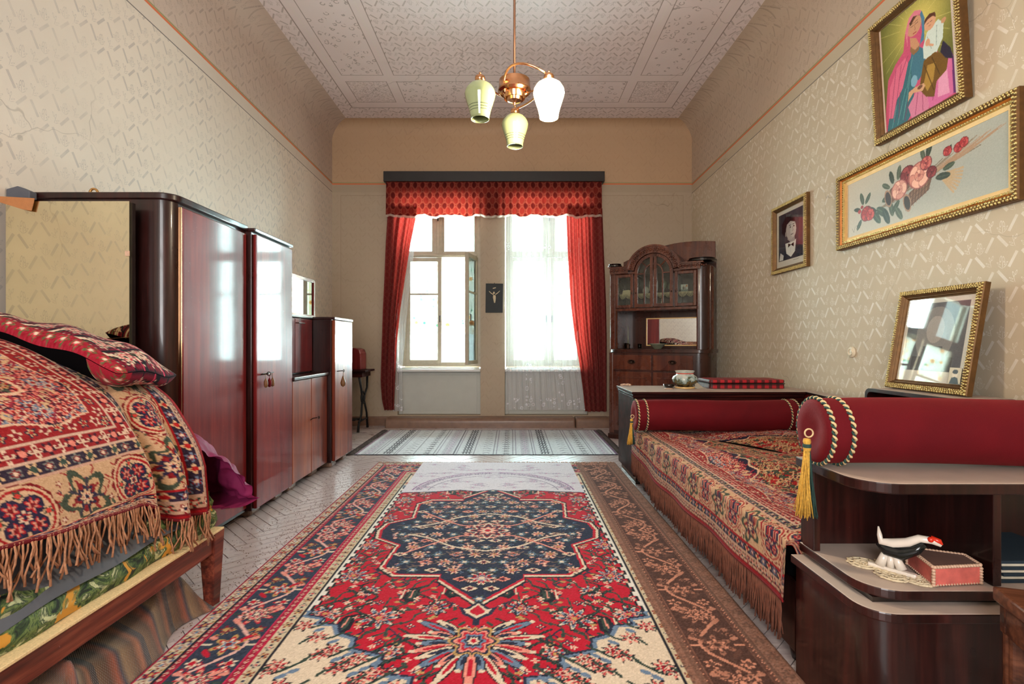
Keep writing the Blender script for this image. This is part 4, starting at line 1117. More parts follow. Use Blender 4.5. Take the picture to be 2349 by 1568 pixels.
def strand_mb(mb, p, L, r, sway, n=5, k=4):
    pts = []; x, y, z = p; ax_, ay_ = random.uniform(-sway, sway), random.uniform(-sway, sway)
    w1_, w2_ = random.uniform(-1, 1)*sway*.4, random.uniform(-1, 1)*sway*.4
    for i in range(k+1):
        q = i/k; pts.append((x+ax_*q*q+w1_*sin(q*5), y+ay_*q*q+w2_*sin(q*6+1), z-L*q))
    mb.tube(pts, [r]*k+[r*1.3], n)
fr_ = MB()
for i in range(250):
    y = .75+1.44*(i+random.uniform(-.3,.3))/250; j = min(ny_-1, max(0, int((y-Y0c)/res))); e = P[j, -1]
    strand_mb(fr_, (e[0]+.002, e[1], e[2]+.004), random.uniform(.085,.145), .0028, .024)
fo = obj('fringe', fr_, M['fringe'], cov, True); tag(fo, 'knotted brown fringe', None, None, 'stuff')
mb = MB(); mb.tube([tuple(P[j, -1]) for j in range(0, ny_, 6)], .006, 6); obj('hem', mb, M['velvet'], cov, True)
mb = MB(); mb.grid(lambda u, v: (np.interp(v, [0,.15,.3,.6,.8,1], [-2.36,-2.2,-1.9,-1.55,-1.42,-1.40]), .62+1.5*u, np.interp(v, [0,.15,.3,.6,.8,1], [.7,1.0,1.12,.95,.76,.50])), 20, 20)
mb.grid(lambda u, v: (np.interp(u, [0,.2,.4,.7,.9,1], [-2.36,-2.2,-1.9,-1.55,-1.42,-1.40]), 2.12, .5+(np.interp(u, [0,.2,.4,.7,.9,1], [.7,1.0,1.12,.95,.76,.52])-.5)*v), 20, 6)
q = obj('folded_quilt', mb, M['lining'], None, True); tag(q, 'dark teal folded quilt showing under the oriental cover', 'quilt')
# plum satin quilt spilling over the foot end
from mathutils import noise as mn_
def satin(u, v):
    xt = np.interp(u, [0,.35,.6,.8,1], [-2.38,-2.0,-1.66,-1.48,-1.37]); zt = np.interp(u, [0,.35,.6,.8,1], [.95,1.06,.94,.83,.70])
    xb = np.interp(u, [0,.5,.85,1], [-2.40,-1.85,-1.34,-1.20]); yb = np.interp(u, [0,.7,1], [2.42,2.43,2.36])
    b = v**.85; x = xt+(xb-xt)*b+.035*sin(PI*v); y = 2.08+(yb-2.08)*v**.7+.03*sin(PI*v)
    z = zt+(.40-zt)*v**1.25
    p = Vector((x*7+v*1.2, v*3.2, u*3)); q = Vector((x*17, v*7-u*4, 3.1))
    wr = .095*abs(mn_.noise(p))+.028*abs(mn_.noise(q))+.006*mn_.noise(q*2.3)
    return (x+wr*.45*v, y+wr*(.3+.9*v), z+wr*.45-.012)
mb = MB(); mb.grid(satin, 110, 60); mb.grid(lambda u, v: (satin(u, 1)[0]-.04*v, satin(u, 1)[1]-.16*v, satin(u, 1)[2]-.012*sin(PI*v)+.004), 110, 4)
tag(obj('satin_quilt', mb, M['satin'], None, True), 'crumpled plum satin quilt spilling over the foot of the left bed', 'quilt')
# kilim cushion with black back
def cushion_pt(u, v, up):
    a = 2*u-1; b = 2*v-1; e = max(0, 1-abs(a)**3.2)*max(0, 1-abs(b)**3.2)
    th = .07*e**.5*(1 if up else -1.6)
    lx = a*.40*(1-.05*b*b); ly = b*.20*(1-.09*a*a); lz = th+.008*sin(9*a+4*b)
    dz = -.125*(a*.5+.5)**2.2
    x = -1.81+lx; y = 2.02+ly*.9-.0*lx; z = 1.165+lz+dz-.10*ly-.03*a
    return (x, y, z)
N1, N2 = 170, 90
def kil(nx_, ny__):
    c = Cv(.84, .45, .84/(nx_-1), (112,22,42)); c.ny = c.a.shape[0]
    for k in range(9):
        x = k*.105
        c.rect(x, x+.012, 0, .45, BLK); c.rect(x+.02, x+.032, 0, .45, CRM); c.rect(x+.04, x+.05, 0, .45, (96,100,70)); 
        for j in range(7):
            c.flower(x+.075, .035+j*.065, .03, 6, [BLK, CRM, (206,40,84), CRM, DRED]); 
    for k in range(8):
        x = .05+k*.105; c.curve([(x-.04,.05),(x+.02,.16),(x-.03,.28),(x+.03,.42)], .012, CRM); c.curve([(x-.02,.05),(x+.04,.16),(x-.01,.28),(x+.05,.42)], .010, BLK)
        for y in (.12,.22,.33): c.flower(x, y, .045, 8, [BLK,CRM,(196,30,64),CRM,BLK], amp=.2)
    for j in range(4): c.rect(0, .84, j*.15, j*.15+.008, (212,60,96)); c.rect(0, .84, j*.15+.02, j*.15+.03, BLK)
    c.rect(0,.84,0,.05,(150,30,46)); 
    for k in range(16): c.flower(.03+k*.053, .025, .024, 5, [(84,96,60),(210,40,70),CRM])
    return c.a[:ny__, :nx_]
kc = kil(N1, N2); kc = np.pad(kc, ((0, max(0, N2-kc.shape[0])), (0, 0), (0, 0)), 'edge')
cu = thing('kilim_cushion', 'kilim-patterned cushion with black underside on top of the heaped left bed', 'cushion', (-1.8, 2.02, 1.18))
Pc = np.array([[cushion_pt(i/(N1-1), j/(N2-1), True) for i in range(N1)] for j in range(N2)])
colgrid('patterned_front', Pc, kc+RNG.normal(0, 8, kc.shape[:2])[..., None], M['woven'], cu)
mb = MB(); mb.grid(lambda u, v: cushion_pt(u, v, False), 50, 30); obj('black_back', mb, M['black_cloth'], cu, True)
Pe = np.array([[cushion_pt(.86+.14*i/25, j/(59), False) for i in range(26)] for j in range(60)]); Pe[..., 2] -= .002; Pe[..., 1] -= .002
colgrid('patterned_corner', Pe, kc[:60, 60:86], M['woven'], cu)
# striped wool blanket heaped under the bed
def heap(u, v):
    x = -2.35+1.10*u; y = .95+1.26*v
    edge = smooth01((1-u)/.06)*smooth01((1-v)/.10)*smooth01(v/.1)
    h = .09+.14*math.exp(-((v-.84)/.10)**2)+.12*math.exp(-((v-.46+.12*u)/.09)**2)+.08*math.exp(-((v-.22-.1*u)/.08)**2)+.02*sin(13*u+5*v)
    xx = x+.05*sin(7*v)+.03*sin(17*v+3*u)-.08*smooth01((v-.6)/.4)*u+.03
    h = min(h, .09+.16*smooth01((v-.25)/.25))
    return (min(xx, -1.262), y+.03*sin(9*u), .004+float(edge)*h)
mb = MB(); mb.grid(heap, 80, 90); tag(obj('striped_blanket', mb, M['striped'], None, True, solid=.004), 'brown striped wool blanket crumpled on the floor under the left bed', 'blanket')

# ================================================================== RUGS
def rug(name, label, x0, x1, y0, y1, cols, th=.009, ripple=.002, skew=0):
    r = thing(name, label, 'rug', ((x0+x1)/2, (y0+y1)/2, 0)); ny, nx = cols.shape[:2]
    Xg, Yg = np.meshgrid(np.linspace(x0, x1, nx), np.linspace(y0, y1, ny))
    Z = th+ripple*np.sin(Xg*3+Yg*2)+RNG.uniform(-.0007, .0007, Xg.shape)
    Z[0] = Z[-1] = .002; Z[:, 0] = Z[:, -1] = .002
    colgrid('pile', np.stack([Xg, Yg, Z], -1), cols, M['woven'], r); return r
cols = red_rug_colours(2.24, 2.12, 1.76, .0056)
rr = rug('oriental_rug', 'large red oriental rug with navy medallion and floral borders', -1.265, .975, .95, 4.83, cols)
fm = MB()
for i in range(150):
    x = -1.26+2.23*i/150; strand_mb(fm, (x, 4.832, .012), .006, .0025, .004, 4, 1)
    a = random.uniform(-.02,.02); fm.tube([(x,4.83,.006),(x+a*.5,4.85,.005),(x+a,4.87,.004)], .002, 4)
tag(obj('fringe', fm, M['fringe'], rr, True), kind='stuff')
W, H = 2.68, 1.48; c = Cv(W, H, .008, (206,208,212))
for k, x in enumerate(np.linspace(.12, 2.55, 13)):
    kd = k % 4
    if kd == 0: c.rect(x-.05, x+.05, 0, H, (188,186,194)); 
    for j in range(13):
        y = .07+j*.113
        if kd == 1:
            for s_ in (-.03,.0,.03): c.rect(x+s_-.009, x+s_+.006, y-.03, y+.03, (60,58,66))
            c.ell(x, y+.055, .055, .018, (70,66,76))
        elif kd == 2: c.line([(x-.04,y),(x,y+.04),(x+.04,y)], .010, (110,106,120))
        elif kd == 3: c.flower(x, y, .045, 6, [(74,72,82),(210,208,212),(90,86,100)])
        else: c.flower(x, y, .03, 4, [(150,110,150),(222,214,220)])
    c.rect(x+.07, x+.078, 0, H, (120,116,128)); c.rect(x+.10, x+.105, 0, H, (140,130,150))
c.rect(0, .03, 0, H, (150,120,140)); c.rect(W-.03, W, 0, H, (120,90,120)); c.rect(0, W, 0, .018, (40,34,46)); c.rect(0, W, H-.018, H, (40,34,46)); c.grain(9)
r2 = rug('kilim_runner', 'pale grey woven runner with dark figures lying below the windows', -1.60, 1.08, 5.17, 6.65, c.a, .006, .001)
fm = MB()
for s_, x in ((-1, -1.60), (1, 1.08)):
    for i in range(34):
        y = 5.19+1.44*i/34
        for q in range(4):
            a = random.uniform(-.02,.02); fm.tube([(x,y+a*.3,.008),(x+s_*.035,y+a,.016),(x+s_*.075,y+a*1.8,.006)], [.004,.005,.003], 4)
tag(obj('fringe', fm, M['fringe_dark'], r2, True), kind='stuff')
# debris on the parquet
dm = MB(); rs = np.random.RandomState(5)
for i in range(900):
    y = rs.uniform(1.75, 4.6); x = -1.28-abs(rs.normal(0, .12)) if rs.rand() < .7 else rs.uniform(-1.64, -1.28)
    if x < -1.66: continue
    a = rs.uniform(0, PI); L = rs.uniform(.002, .006); dx, dy = L*cos(a), L*sin(a)
    dm.add([(x-dx,y-dy,.001),(x+dy*.5,y-dx*.5,.001),(x+dx,y+dy,.001),(x-dy*.5,y+dx*.5,.001),(x,y,.0035)], [(0,1,4),(1,2,4),(2,3,4),(3,0,4)])
tag(obj('floor_debris', dm, M['crumb'], None), 'brown crumbs scattered on the parquet beside the red rug', 'debris', None, 'stuff')

# ================================================================== RIGHT BED (divan) AND ITS SURROUND
bd = thing('divan', 'low divan with dark wooden base along the right wall', 'bed', (1.55, 2.9, 0))
board('base', .99, 2.14, 1.79, 4.02, .05, .30, M['darkwood'], bd)
board('mattress', .97, 2.15, 1.79, 4.02, .302, .43, M['black_cloth'], bd, .03)
for (x, y) in ((1.0, 3.92), (1.0, 1.84), (2.06, 3.92), (2.06, 1.84)):
    mb = MB(); mb.lathe([(.022,0),(.026,.02),(.034,.05)], (x+.03, y, 0), 12); obj('leg', mb, M['darkwood'], bd, True)
res = .005; x_edge = .942; hem = .215; Wc, Hc = 1.95, 2.62
full = cover_colours(Wc, Hc, res, 2.4, 1.1)
nu_h = int(hem/res); nu_t = int(1.215/res); nvy = int(2.235/res); nend = int(.19/res)
s_ = np.arange(nu_h+nu_t)*res
def prof(sv):
    x = np.where(sv < hem-.02, x_edge-.012+.012*(sv/hem), x_edge+np.clip(sv-hem+.02, 0, 9)*.98)
    z = np.where(sv < hem-.02, .455-hem+sv, .452+.012*(1-np.exp(-np.clip(sv-hem+.02, 0, 9)/.03)))
    return x, z
px_, pz_ = prof(s_); P = np.zeros((nvy+nend, len(s_), 3)); tt = np.arange(nvy+nend)*res
for j, tv in enumerate(tt):
    side = s_ < hem
    if tv < .19:                                   # hangs over the near end
        yv = 1.765-.008*(tv/.19); drop = .19-tv
        P[j, :, 0] = px_; P[j, :, 1] = yv+.02*np.sin(s_*15)*(drop/.19); P[j, :, 2] = pz_-drop*np.where(side, .12*(s_/hem), .12+.88*smooth01((s_-hem)/.06))
        P[j, side, 1] -= .0
    else:
        yv = 1.765+(tv-.19); P[j, :, 0] = px_; P[j, :, 1] = yv
        lump = .016*np.sin(yv*4.2+s_*3)+.012*np.sin(s_*9+yv*2.7)+.010*np.sin(yv*9+s_*13)
        P[j, :, 2] = pz_+np.where(side, 0, lump*smooth01((s_-hem)/.25)); P[j, :, 0] += np.where(side, .008*np.sin(yv*11)*(1-s_/hem), 0)
        P[j, :, 2] += np.where(side, .008*np.sin(yv*3.1+1)*(1-s_/hem)+.05*smooth01((yv-3.2)/.8)*(1-s_/hem), 0)
colr = full[:nvy+nend, :len(s_)]
cv2 = thing('divan_cover', 'fringed oriental cover with medallion border spread flat over the right divan', 'bedspread', (1.5, 2.9, .45))
colgrid('woven_cloth', P, colr, M['woven'], cv2)
fm = MB()
for i in range(560):
    y = 1.79+2.2*i/560; j = min(nvy+nend-1, int((y-1.765)/res)+nend); e = P[j, 0]
    strand_mb(fm, (e[0]+.003, y, e[2]+.004), random.uniform(.125,.165), .0022, .010, 4, 3)
tag(obj('fringe', fm, M['fringe_brown'], cv2, True), 'long brown side fringe', None, None, 'stuff')
mb = MB(); mb.tube([tuple(P[j, 0]) for j in range(nend, nvy+nend, 6)], .004, 5); obj('hem', mb, M['velvet'], cv2, True)
# cabinet at the far end of the divan
t = thing('headboard_cabinet', 'long dark cabinet with dusty top at the far end of the divan', 'cabinet', (1.64, 4.35, 0))
board('body', .965, 2.315, 4.07, 4.64, .07, .70, M['darkwood_x'], t)
board('top_moulding', .958, 2.32, 4.06, 4.645, .70, .722, M['darkwood_x'], t, .006)
slab('top', [(.95,4.05),(2.325,4.05),(2.325,4.65),(.95,4.65)], .724, .746, M['darkwood_x'], M['dust_top'], t, .003)
board('plinth', .99, 2.31, 4.10, 4.63, 0, .07, M['black_lac'], t)
t = thing('divan_back_ledge', 'dark veneered ledge with dusty top running along the right wall', 'ledge', (2.38, 3.9, 0))
slab('panel', [(2.345,4.05),(2.21,3.17),(2.448,3.17),(2.448,4.65),(2.345,4.65)], 0, .725, M['mahogany'], M['dust_top'], t)
slab('top', [(2.335,4.05),(2.195,3.165),(2.449,3.165),(2.449,4.65),(2.335,4.65)], .726, .745, M['darkwood'], M['dust_top'], t, .002)
# open box shelf the framed photograph stands on
t = thing('cubby_shelf', 'low open-fronted shelf box with rounded edges under the leaning frame', 'shelf', (2.31, 2.81, 0))
X0_, X1_ = 2.17, 2.448
mb = MB(); out = [(2.46,.0),(3.15,.0)]+[(3.15-.04+.04*cos(a), .857-.04+.04*sin(a)) for a in np.linspace(0, PI/2, 7)]+[(2.46+.04-.04*sin(a), .857-.04+.04*cos(a)) for a in np.linspace(0, PI/2, 7)]
inn = [(2.48,.55),(3.13,.55)]+[(3.13-.03+.03*cos(a), .837-.03+.03*sin(a)) for a in np.linspace(0, PI/2, 7)]+[(2.48+.03-.03*sin(a), .837-.03+.03*cos(a)) for a in np.linspace(0, PI/2, 7)]
n = len(out); vs = [(x, p[0], p[1]) for x in (X0_, X1_) for p in out]+[(x, p[0], p[1]) for x in (X0_, X1_) for p in inn]
fs = []
for i in range(n):
    k = (i+1) % n
    fs += [(i, n+i, n+k, k), (2*n+i, 2*n+k, 3*n+k, 3*n+i), (i, k, 2*n+k, 2*n+i), (n+i, 3*n+i, 3*n+k, n+k)]
mb.add(vs, fs); o = auto(obj('shell', mb, M['darkwood'], t), .5)
board('back', 2.43, 2.446, 2.47, 3.14, .55, .84, M['mahogany'], t, 0)
board('dusty_top', 2.19, 2.44, 2.50, 3.11, .8565, .8585, M['dust_top'], t, 0)

# ---- bolsters
def bolster(name, label, x0, x1, y, z, r, rz, tassel_len, both):
    t = thing(name, label, 'cushion', (x0, y, z), rz)
    L = x1-x0; b = MB(); n = 36; prof_ = [(0,.0),(.004,.35),(.0,.70),(.006,.92),(.016,1.0),(.03,1.02)]
    def ring(x, k): 
        rr_ = r*k; return [(x, rr_*cos(2*PI*i/n)*(1+.01*sin(3*x*7+i)), rr_*sin(2*PI*i/n)*.98+.004*sin(x*6)) for i in range(n)]
    xs = [(.012,.0),(.010,.25),(.0,.55),(-.002,.85),(.004,.97),(.02,1.0)]
    vs = []; seq = [(x, k) for x, k in xs]+[(x, 1.0) for x in np.linspace(.05, L-.05, 40)]+[(L-x, k) for x, k in xs[::-1]]
    for x, k in seq: vs += ring(x, max(k, .001))
    fs = [(i*n+k, i*n+(k+1) % n, (i+1)*n+(k+1) % n, (i+1)*n+k) for i in range(len(seq)-1) for k in range(n)]
    b.add(vs, fs); obj('velvet_roll', b, M['velvet'], t, True, local=True)
    def cord(x):
        for ph, m in ((0, 'rope'), (PI, 'green_thread')):
            b = MB(); pts = []
            for k in range(221):
                a = 2*PI*k/220; tw = k*.9+ph; q = r*1.012+.0035*cos(tw)
                pts.append((x+.0035*sin(tw)+(.0 if m == 'rope' else -.003), q*cos(a), q*sin(a)*.98))
            b.tube(pts, .0042 if m == 'rope' else .0036, 5, False); obj('cord', b, M[m], t, True, local=True)['label'] = ('cream cord trim' if m == 'rope' else 'dark green cord trim')
    cord(.012); cord(.012+r*.55)
    if both: cord(L-.012); cord(L-.012-r*.55)
    tx, ty, tz = -.012, -r*.12, -.01*r/.1
    b = MB(); b.torus((tx-.004, ty, tz+.004), .013, .0025, 'y', 14); tas = obj('tassel_ring', b, M['rope'], t, True, local=True)
    b = MB(); hz = tz-.012
    b.lathe([(.0,0),(.010,-.002),(.012,-.012),(.009,-.02),(.012,-.03),(.010,-.04)], (tx-.010, ty, hz), 12, False); obj('tassel_head', b, M['ochre'], t, True, local=True)
    b = MB(); b.lathe([(.0115,-.018),(.013,-.024),(.0115,-.032)], (tx-.010, ty, hz), 12, False); obj('tassel_binding', b, M['green_thread'], t, True, local=True)
    b = MB(); b2 = MB(); Lt = tassel_len
    for i in range(110):
        a = random.uniform(0, 2*PI); q = math.sqrt(random.random()); mbx = b2 if (cos(a) > .45 and q > .35) else b
        sp = Lt*.13; pts = []
        for k in range(5):
            f = k/4; rr2 = .008*q+sp*q*f**1.3
            pts.append((tx-.010+rr2*cos(a)-.02*f*(1-q*.3)*.3+.003*sin(f*5+i), ty+rr2*sin(a)*.7, hz-.038-Lt*f*(1-.10*random.random())))
        mbx.tube(pts, .0016, 4)
    tag(obj('tassel_threads', b, M['ochre'], t, True, local=True), None, None, None, 'stuff')
    o = obj('green_threads', b2, M['green_thread'], t, True, local=True); tag(o, 'dark green tassel threads', None, None, 'stuff')
    return t
bolster('bolster', 'crimson velvet bolster with corded ends at the far end of the divan', .925, 2.14, 3.88, .585, .118, 0, .16, True)
bolster('bolster', 'crimson velvet bolster with long gold tassel resting on the near shelf unit', .955, 2.36, 1.63, .853, .104, -.045, .215, False)

# ---- near shelf unit
t = thing('corner_shelf_unit', 'dark polished shelf unit with rounded corner at the near end of the divan', 'shelf', (1.6, 1.56, 0))
def plan(x0, yf, r, x1=2.448, yb=1.745): return rounded(x0, x1, yf, yb, r, {'sw'}, 10)
mb = MB(); mb.prism(plan(.968, 1.375, .07), .0, .385); auto(obj('base', mb, M['darkwood'], t), .35)
slab('base_top', plan(.948, 1.355, .085), .386, .413, M['darkwood'], M['dust_top'], t, .004)
slab('middle_shelf', plan(.978, 1.395, .10), .427, .455, M['darkwood'], M['dust_top'], t, .004)
board('shelf_riser', 1.0, 2.44, 1.42, 1.74, .413, .427, M['black_lac'], t, 0)
slab('upper_shelf', plan(.966, 1.40, .11), .715, .746, M['darkwood'], M['dust_top'], t, .004)
board('back_panel', .985, 2.445, 1.725, 1.745, .456, .714, M['darkwood'], t, 0)
board('side_panel', .978, 1.0, 1.66, 1.724, .456, .714, M['darkwood'], t, .002)
board('divider', 1.335, 1.358, 1.42, 1.724, .456, .714, M['darkwood'], t, .002)
board('side_panel', 2.42, 2.446, 1.42, 1.724, .456, .714, M['darkwood'], t, .002)
mb = MB(); mb.tube([(.958+.0,1.74,.386),(.958,1.45,.386)]+[(.958+.085-.085*cos(a), 1.365+.085-.085*sin(a), .386) for a in np.linspace(0, PI/2, 8)]+[(2.44,1.365,.386)], .0022, 5); obj('edge_bead', mb, M['brass'], t, True)['label'] = 'thin bright edge bead'
MAGL = ['bottommost dark magazine of the stack in the near shelf unit','second magazine from the bottom of the stack, pale cover','dark magazine just above the lowest pale one in the stack','pale magazine in the middle of the magazine stack','dark magazine just above the middle of the stack','pale magazine second from the top of the stack','dark magazine on top of the stack in the near shelf unit']
for k in range(7):
    mb = MB(); zb = .456+k*.009; mb.box(1.375+.004*(k % 3), 1.62+.006*(k % 2), 1.44+.005*(k % 2), 1.66, zb, zb+.0085)
    o = obj('magazine', mb, M['paper'] if k % 2 else M['lining'], None, bevel=.001); tag(o, MAGL[k], 'magazine', 'magazines stacked in the shelf unit')
# wooden stool in the corner
t = thing('fluted_stool', 'brown wooden stool with fluted leg at the bottom right corner', 'stool', (1.32, 1.02, 0), math.radians(-18))
mb = MB(); mb.box(-.2,.25,-.2,.2,.495,.53); obj('seat_frame', mb, M['stoolwood'], t, bevel=.006, local=True)
for (x0, x1, y0, y1) in ((-.19,.24,-.19,-.165),(-.19,.24,.165,.19),(-.19,-.165,-.165,.165),(.215,.24,-.165,.165)):
    mb = MB(); mb.box(x0,x1,y0,y1,.425,.495); obj('apron', mb, M['stoolwood'], t, bevel=.004, local=True)
for (x, y) in ((-.165,-.165),(.215,-.165),(-.165,.165),(.215,.165)):
    mb = MB(); n = 32; pts = [((.026*(1+.10*abs(cos(4*a))))*cos(a)+x, (.026*(1+.10*abs(cos(4*a))))*sin(a)+y) for a in [2*PI*k/n for k in range(n)]]
    mb.prism(pts, 0, .43); obj('leg', mb, M['stoolwood'], t, local=True)

# ---- little things on the near shelf
t = thing('bird_figurine', 'white and black ceramic bird figurine with red face beside the pink box', 'figurine', (1.14, 1.50, .457))
BXx, BYy, BZ = 1.10, 1.535, .457
mb = MB(); mb.prism([(1.075,1.548),(1.085,1.562),(1.165,1.470),(1.150,1.458)], BZ, BZ+.012); obj('stand', mb, M['porcelain'], t, bevel=.003)
mb = MB(); mb.tube([(1.10,1.53,BZ+.012),(1.112,1.525,BZ+.05)], [.014,.010], 10); mb.tube([(1.138,1.495,BZ+.012),(1.128,1.51,BZ+.05)], [.014,.010], 10); mb.tube([(1.118,1.512,BZ+.012),(1.12,1.516,BZ+.05)], [.010,.008], 10); obj('leg', mb, M['porcelain'], t, True)
mb = MB(); mb.tube([(1.095,1.535,BZ+.075),(1.112,1.525,BZ+.062),(1.14,1.50,BZ+.060),(1.165,1.475,BZ+.078),(1.178,1.462,BZ+.10)], [.006,.019,.022,.014,.008], 14); obj('breast', mb, M['porc_black'], t, True)
mb = MB(); mb.tube([(1.098,1.535,BZ+.125),(1.100,1.532,BZ+.10),(1.102,1.53,BZ+.082),(1.125,1.512,BZ+.082),(1.15,1.488,BZ+.095),(1.17,1.470,BZ+.113),(1.192,1.450,BZ+.114),(1.206,1.438,BZ+.104)], [.002,.007,.011,.015,.013,.011,.010,.004], 12); obj('body', mb, M['porcelain'], t, True)
mb = MB(); mb.ball((1.184,1.448,BZ+.118), .008); mb.tube([(1.187,1.452,BZ+.121),(1.203,1.440,BZ+.116),(1.208,1.436,BZ+.108)], [.008,.007,.002], 8); obj('face', mb, M['porc_red'], t, True)['label'] = 'red glazed face'
t = thing('pink_casket', 'small pink casket edged with cream shells on the middle shelf', 'box', (1.27, 1.45, .457))
A_, B_, C_ = (1.20,1.555), (1.165,1.415), (1.31,1.43); D_ = (1.325, 1.50)
tri = [A_, B_, C_, D_]; z0, z1 = .458, .508
mb = MB(); mb.prism(tri, z0, z1); obj('sides', mb, M['shell_pink'], t, bevel=.003)
def lerp(p, q, f): return (p[0]+(q[0]-p[0])*f, p[1]+(q[1]-p[1])*f)
cen = (sum(p[0] for p in tri)/4, sum(p[1] for p in tri)/4); tri2 = [lerp(p, cen, .08) for p in tri]
mb = MB(); mb.prism(tri2, z1, z1+.004); obj('lid', mb, M['box_top'], t)
sh = MB()
for i in range(4):
    p, q = tri[i], tri[(i+1) % 4]; n = max(6, int(math.hypot(q[0]-p[0], q[1]-p[1])/.0085))
    for k in range(n):
        x, y = lerp(p, q, (k+.5)/n); sh.ball((x, y, z1+.003), .0058, .0058, .0048, 7, 5)
        sh.ball((x, y, z0+.003), .003, .003, .003, 5, 4)
    for k in range(6): sh.ball((p[0], p[1], z0+.004+k*.008), .0055, .0055, .0048, 7, 5)
tag(obj('shell_edging', sh, M['shell_trim'], t, True), 'cream shell edging', None, None, 'stuff')
t = thing('lace_doily', 'cream crocheted doily under the bird figurine', 'doily', (1.11, 1.48, .457))
mb = MB()
for (cx_, cy_, R) in ((1.075,1.565,.040),(1.105,1.485,.042),(1.155,1.45,.034),(1.15,1.56,.034),(1.12,1.525,.03)):
    for rr_ in (R, R*.62, R*.25): mb.torus((cx_, cy_, .4585), rr_, .0034, 'z', 22, 5)
    for k in range(10):
        a = 2*PI*k/10; mb.tube([(cx_+R*.25*cos(a), cy_+R*.25*sin(a), .4585), (cx_+R*cos(a), cy_+R*sin(a), .4585)], .003, 4); mb.ball((cx_+R*1.06*cos(a+.3), cy_+R*1.06*sin(a+.3), .459), .006, .006, .002, 6, 4)
tag(obj('crochet_work', mb, M['white_cloth'], t, True), kind='stuff')

# ---- things on the far counter
t = thing('painted_vase', 'squat painted porcelain vase with a landscape on the dusty counter', 'vase', (1.478, 4.38, .747), math.radians(20))
mb = MB(); mb.lathe([(.0,0),(.068,0),(.07,.014),(.056,.02),(.062,.03),(.088,.05),(.094,.075),(.086,.10),(.066,.115),(.060,.125),(.072,.150),(.066,.150),(.054,.124),(.0,.11)], (0,0,0), 40, False, sq=3.2); auto(obj('body', mb, M['vase'], t, local=True), .9)
mb = MB(); mb.lathe([(.070,0),(.0725,.002),(.0725,.012),(.070,.014)], (0,0,0), 40, False, sq=3.2); obj('foot_ring', mb, M['gilt_line'], t, True, local=True)
mb = MB(); mb.lathe([(.060,.122),(.064,.126),(.064,.130)], (0,0,0), 40, False, sq=3.2); obj('neck_line', mb, M['porc_red'], t, True, local=True)
mb = MB(); mb.prism([(1.575,4.36),(1.66,4.38),(1.63,4.42),(1.59,4.47)], .747, .750); mb.add([(1.575,4.40,.75),(1.65,4.42,.75),(1.60,4.46,.80),(1.58,4.44,.79)], [(0,1,2,3)]); tag(obj('folded_paper', mb, M['paper'], None), 'white folded paper scrap behind the painted vase', 'paper')
mb = MB(); mb.lathe([(.0,0),(.03,0),(.045,.012),(.05,.028),(.044,.028),(.03,.012),(.0,.01)], (1.365,4.45,.747), 22, False); tag(obj('ashtray', mb, M['black_lac'], None, True), 'small dark dish left of the painted vase', 'dish')
mb = MB(); mb.lathe([(.0,0),(.038,0),(.04,.004),(.0,.005)], (1.32,4.31,.747), 22, False); tag(obj('coaster', mb, M['shell_trim'], None, True), 'pale flat coaster in front left of the painted vase', 'coaster')
mb = MB()
for k in range(7): mb.ball((.985+.012*k, 4.60+.006*(k % 2), .757+.002*(k % 3)), .014, .012, .009, 8, 5)
tag(obj('seashells', mb, M['shell_trim'], None, True), 'small heap of shells at the back left corner of the counter', 'shells', None, 'stuff')
t = thing('tartan_case', 'flat red and black tartan suitcase lying on the far counter', 'suitcase', (1.98, 4.47, .747))
def rbox(x0,x1,y0,y1,r): return rounded(x0,x1,y0,y1,r,{'sw','se','ne','nw'},5)
mb = MB(); mb.prism(rbox(1.67,2.31,4.32,4.62,.03), .748, .785); obj('lower_shell', mb, M['tartan'], t, bevel=.004)
mb = MB(); mb.prism(rbox(1.665,2.315,4.315,4.625,.03), .786, .793); obj('zip_band', mb, M['black_lac'], t)
mb = MB(); mb.prism(rbox(1.67,2.31,4.32,4.62,.03), .794, .822); obj('lid', mb, M['tartan'], t, bevel=.008)
# ---- socket
t = thing('wall_socket', 'round cream bakelite socket on the right wall', 'socket', (2.479, 3.73, 1.066), math.radians(-90))
mb = MB(); mb.lathe([(.0,0),(.040,0),(.040,.008),(.034,.014),(.0,.014)], (0,0,0), 28, False); mb.v = [(x, -z, y) for x, y, z in mb.v]; obj('plate', mb, M['bakelite'], t, True, local=True)
mb = MB(); mb.lathe([(.024,.012),(.026,.02),(.020,.020),(.018,.013),(.0,.013)], (0,0,0), 28, False); mb.v = [(x, -z, y) for x, y, z in mb.v]; obj('rim', mb, M['bakelite'], t, True, local=True)
for x in (-.008, .008):
    mb = MB(); mb.lathe([(.0,.015),(.003,.0148)], (0,0,0), 10, False); mb.v = [(a+x, -b_, c_) for a, c_, b_ in mb.v]; obj('socket_hole', mb, M['iron'], t, local=True)

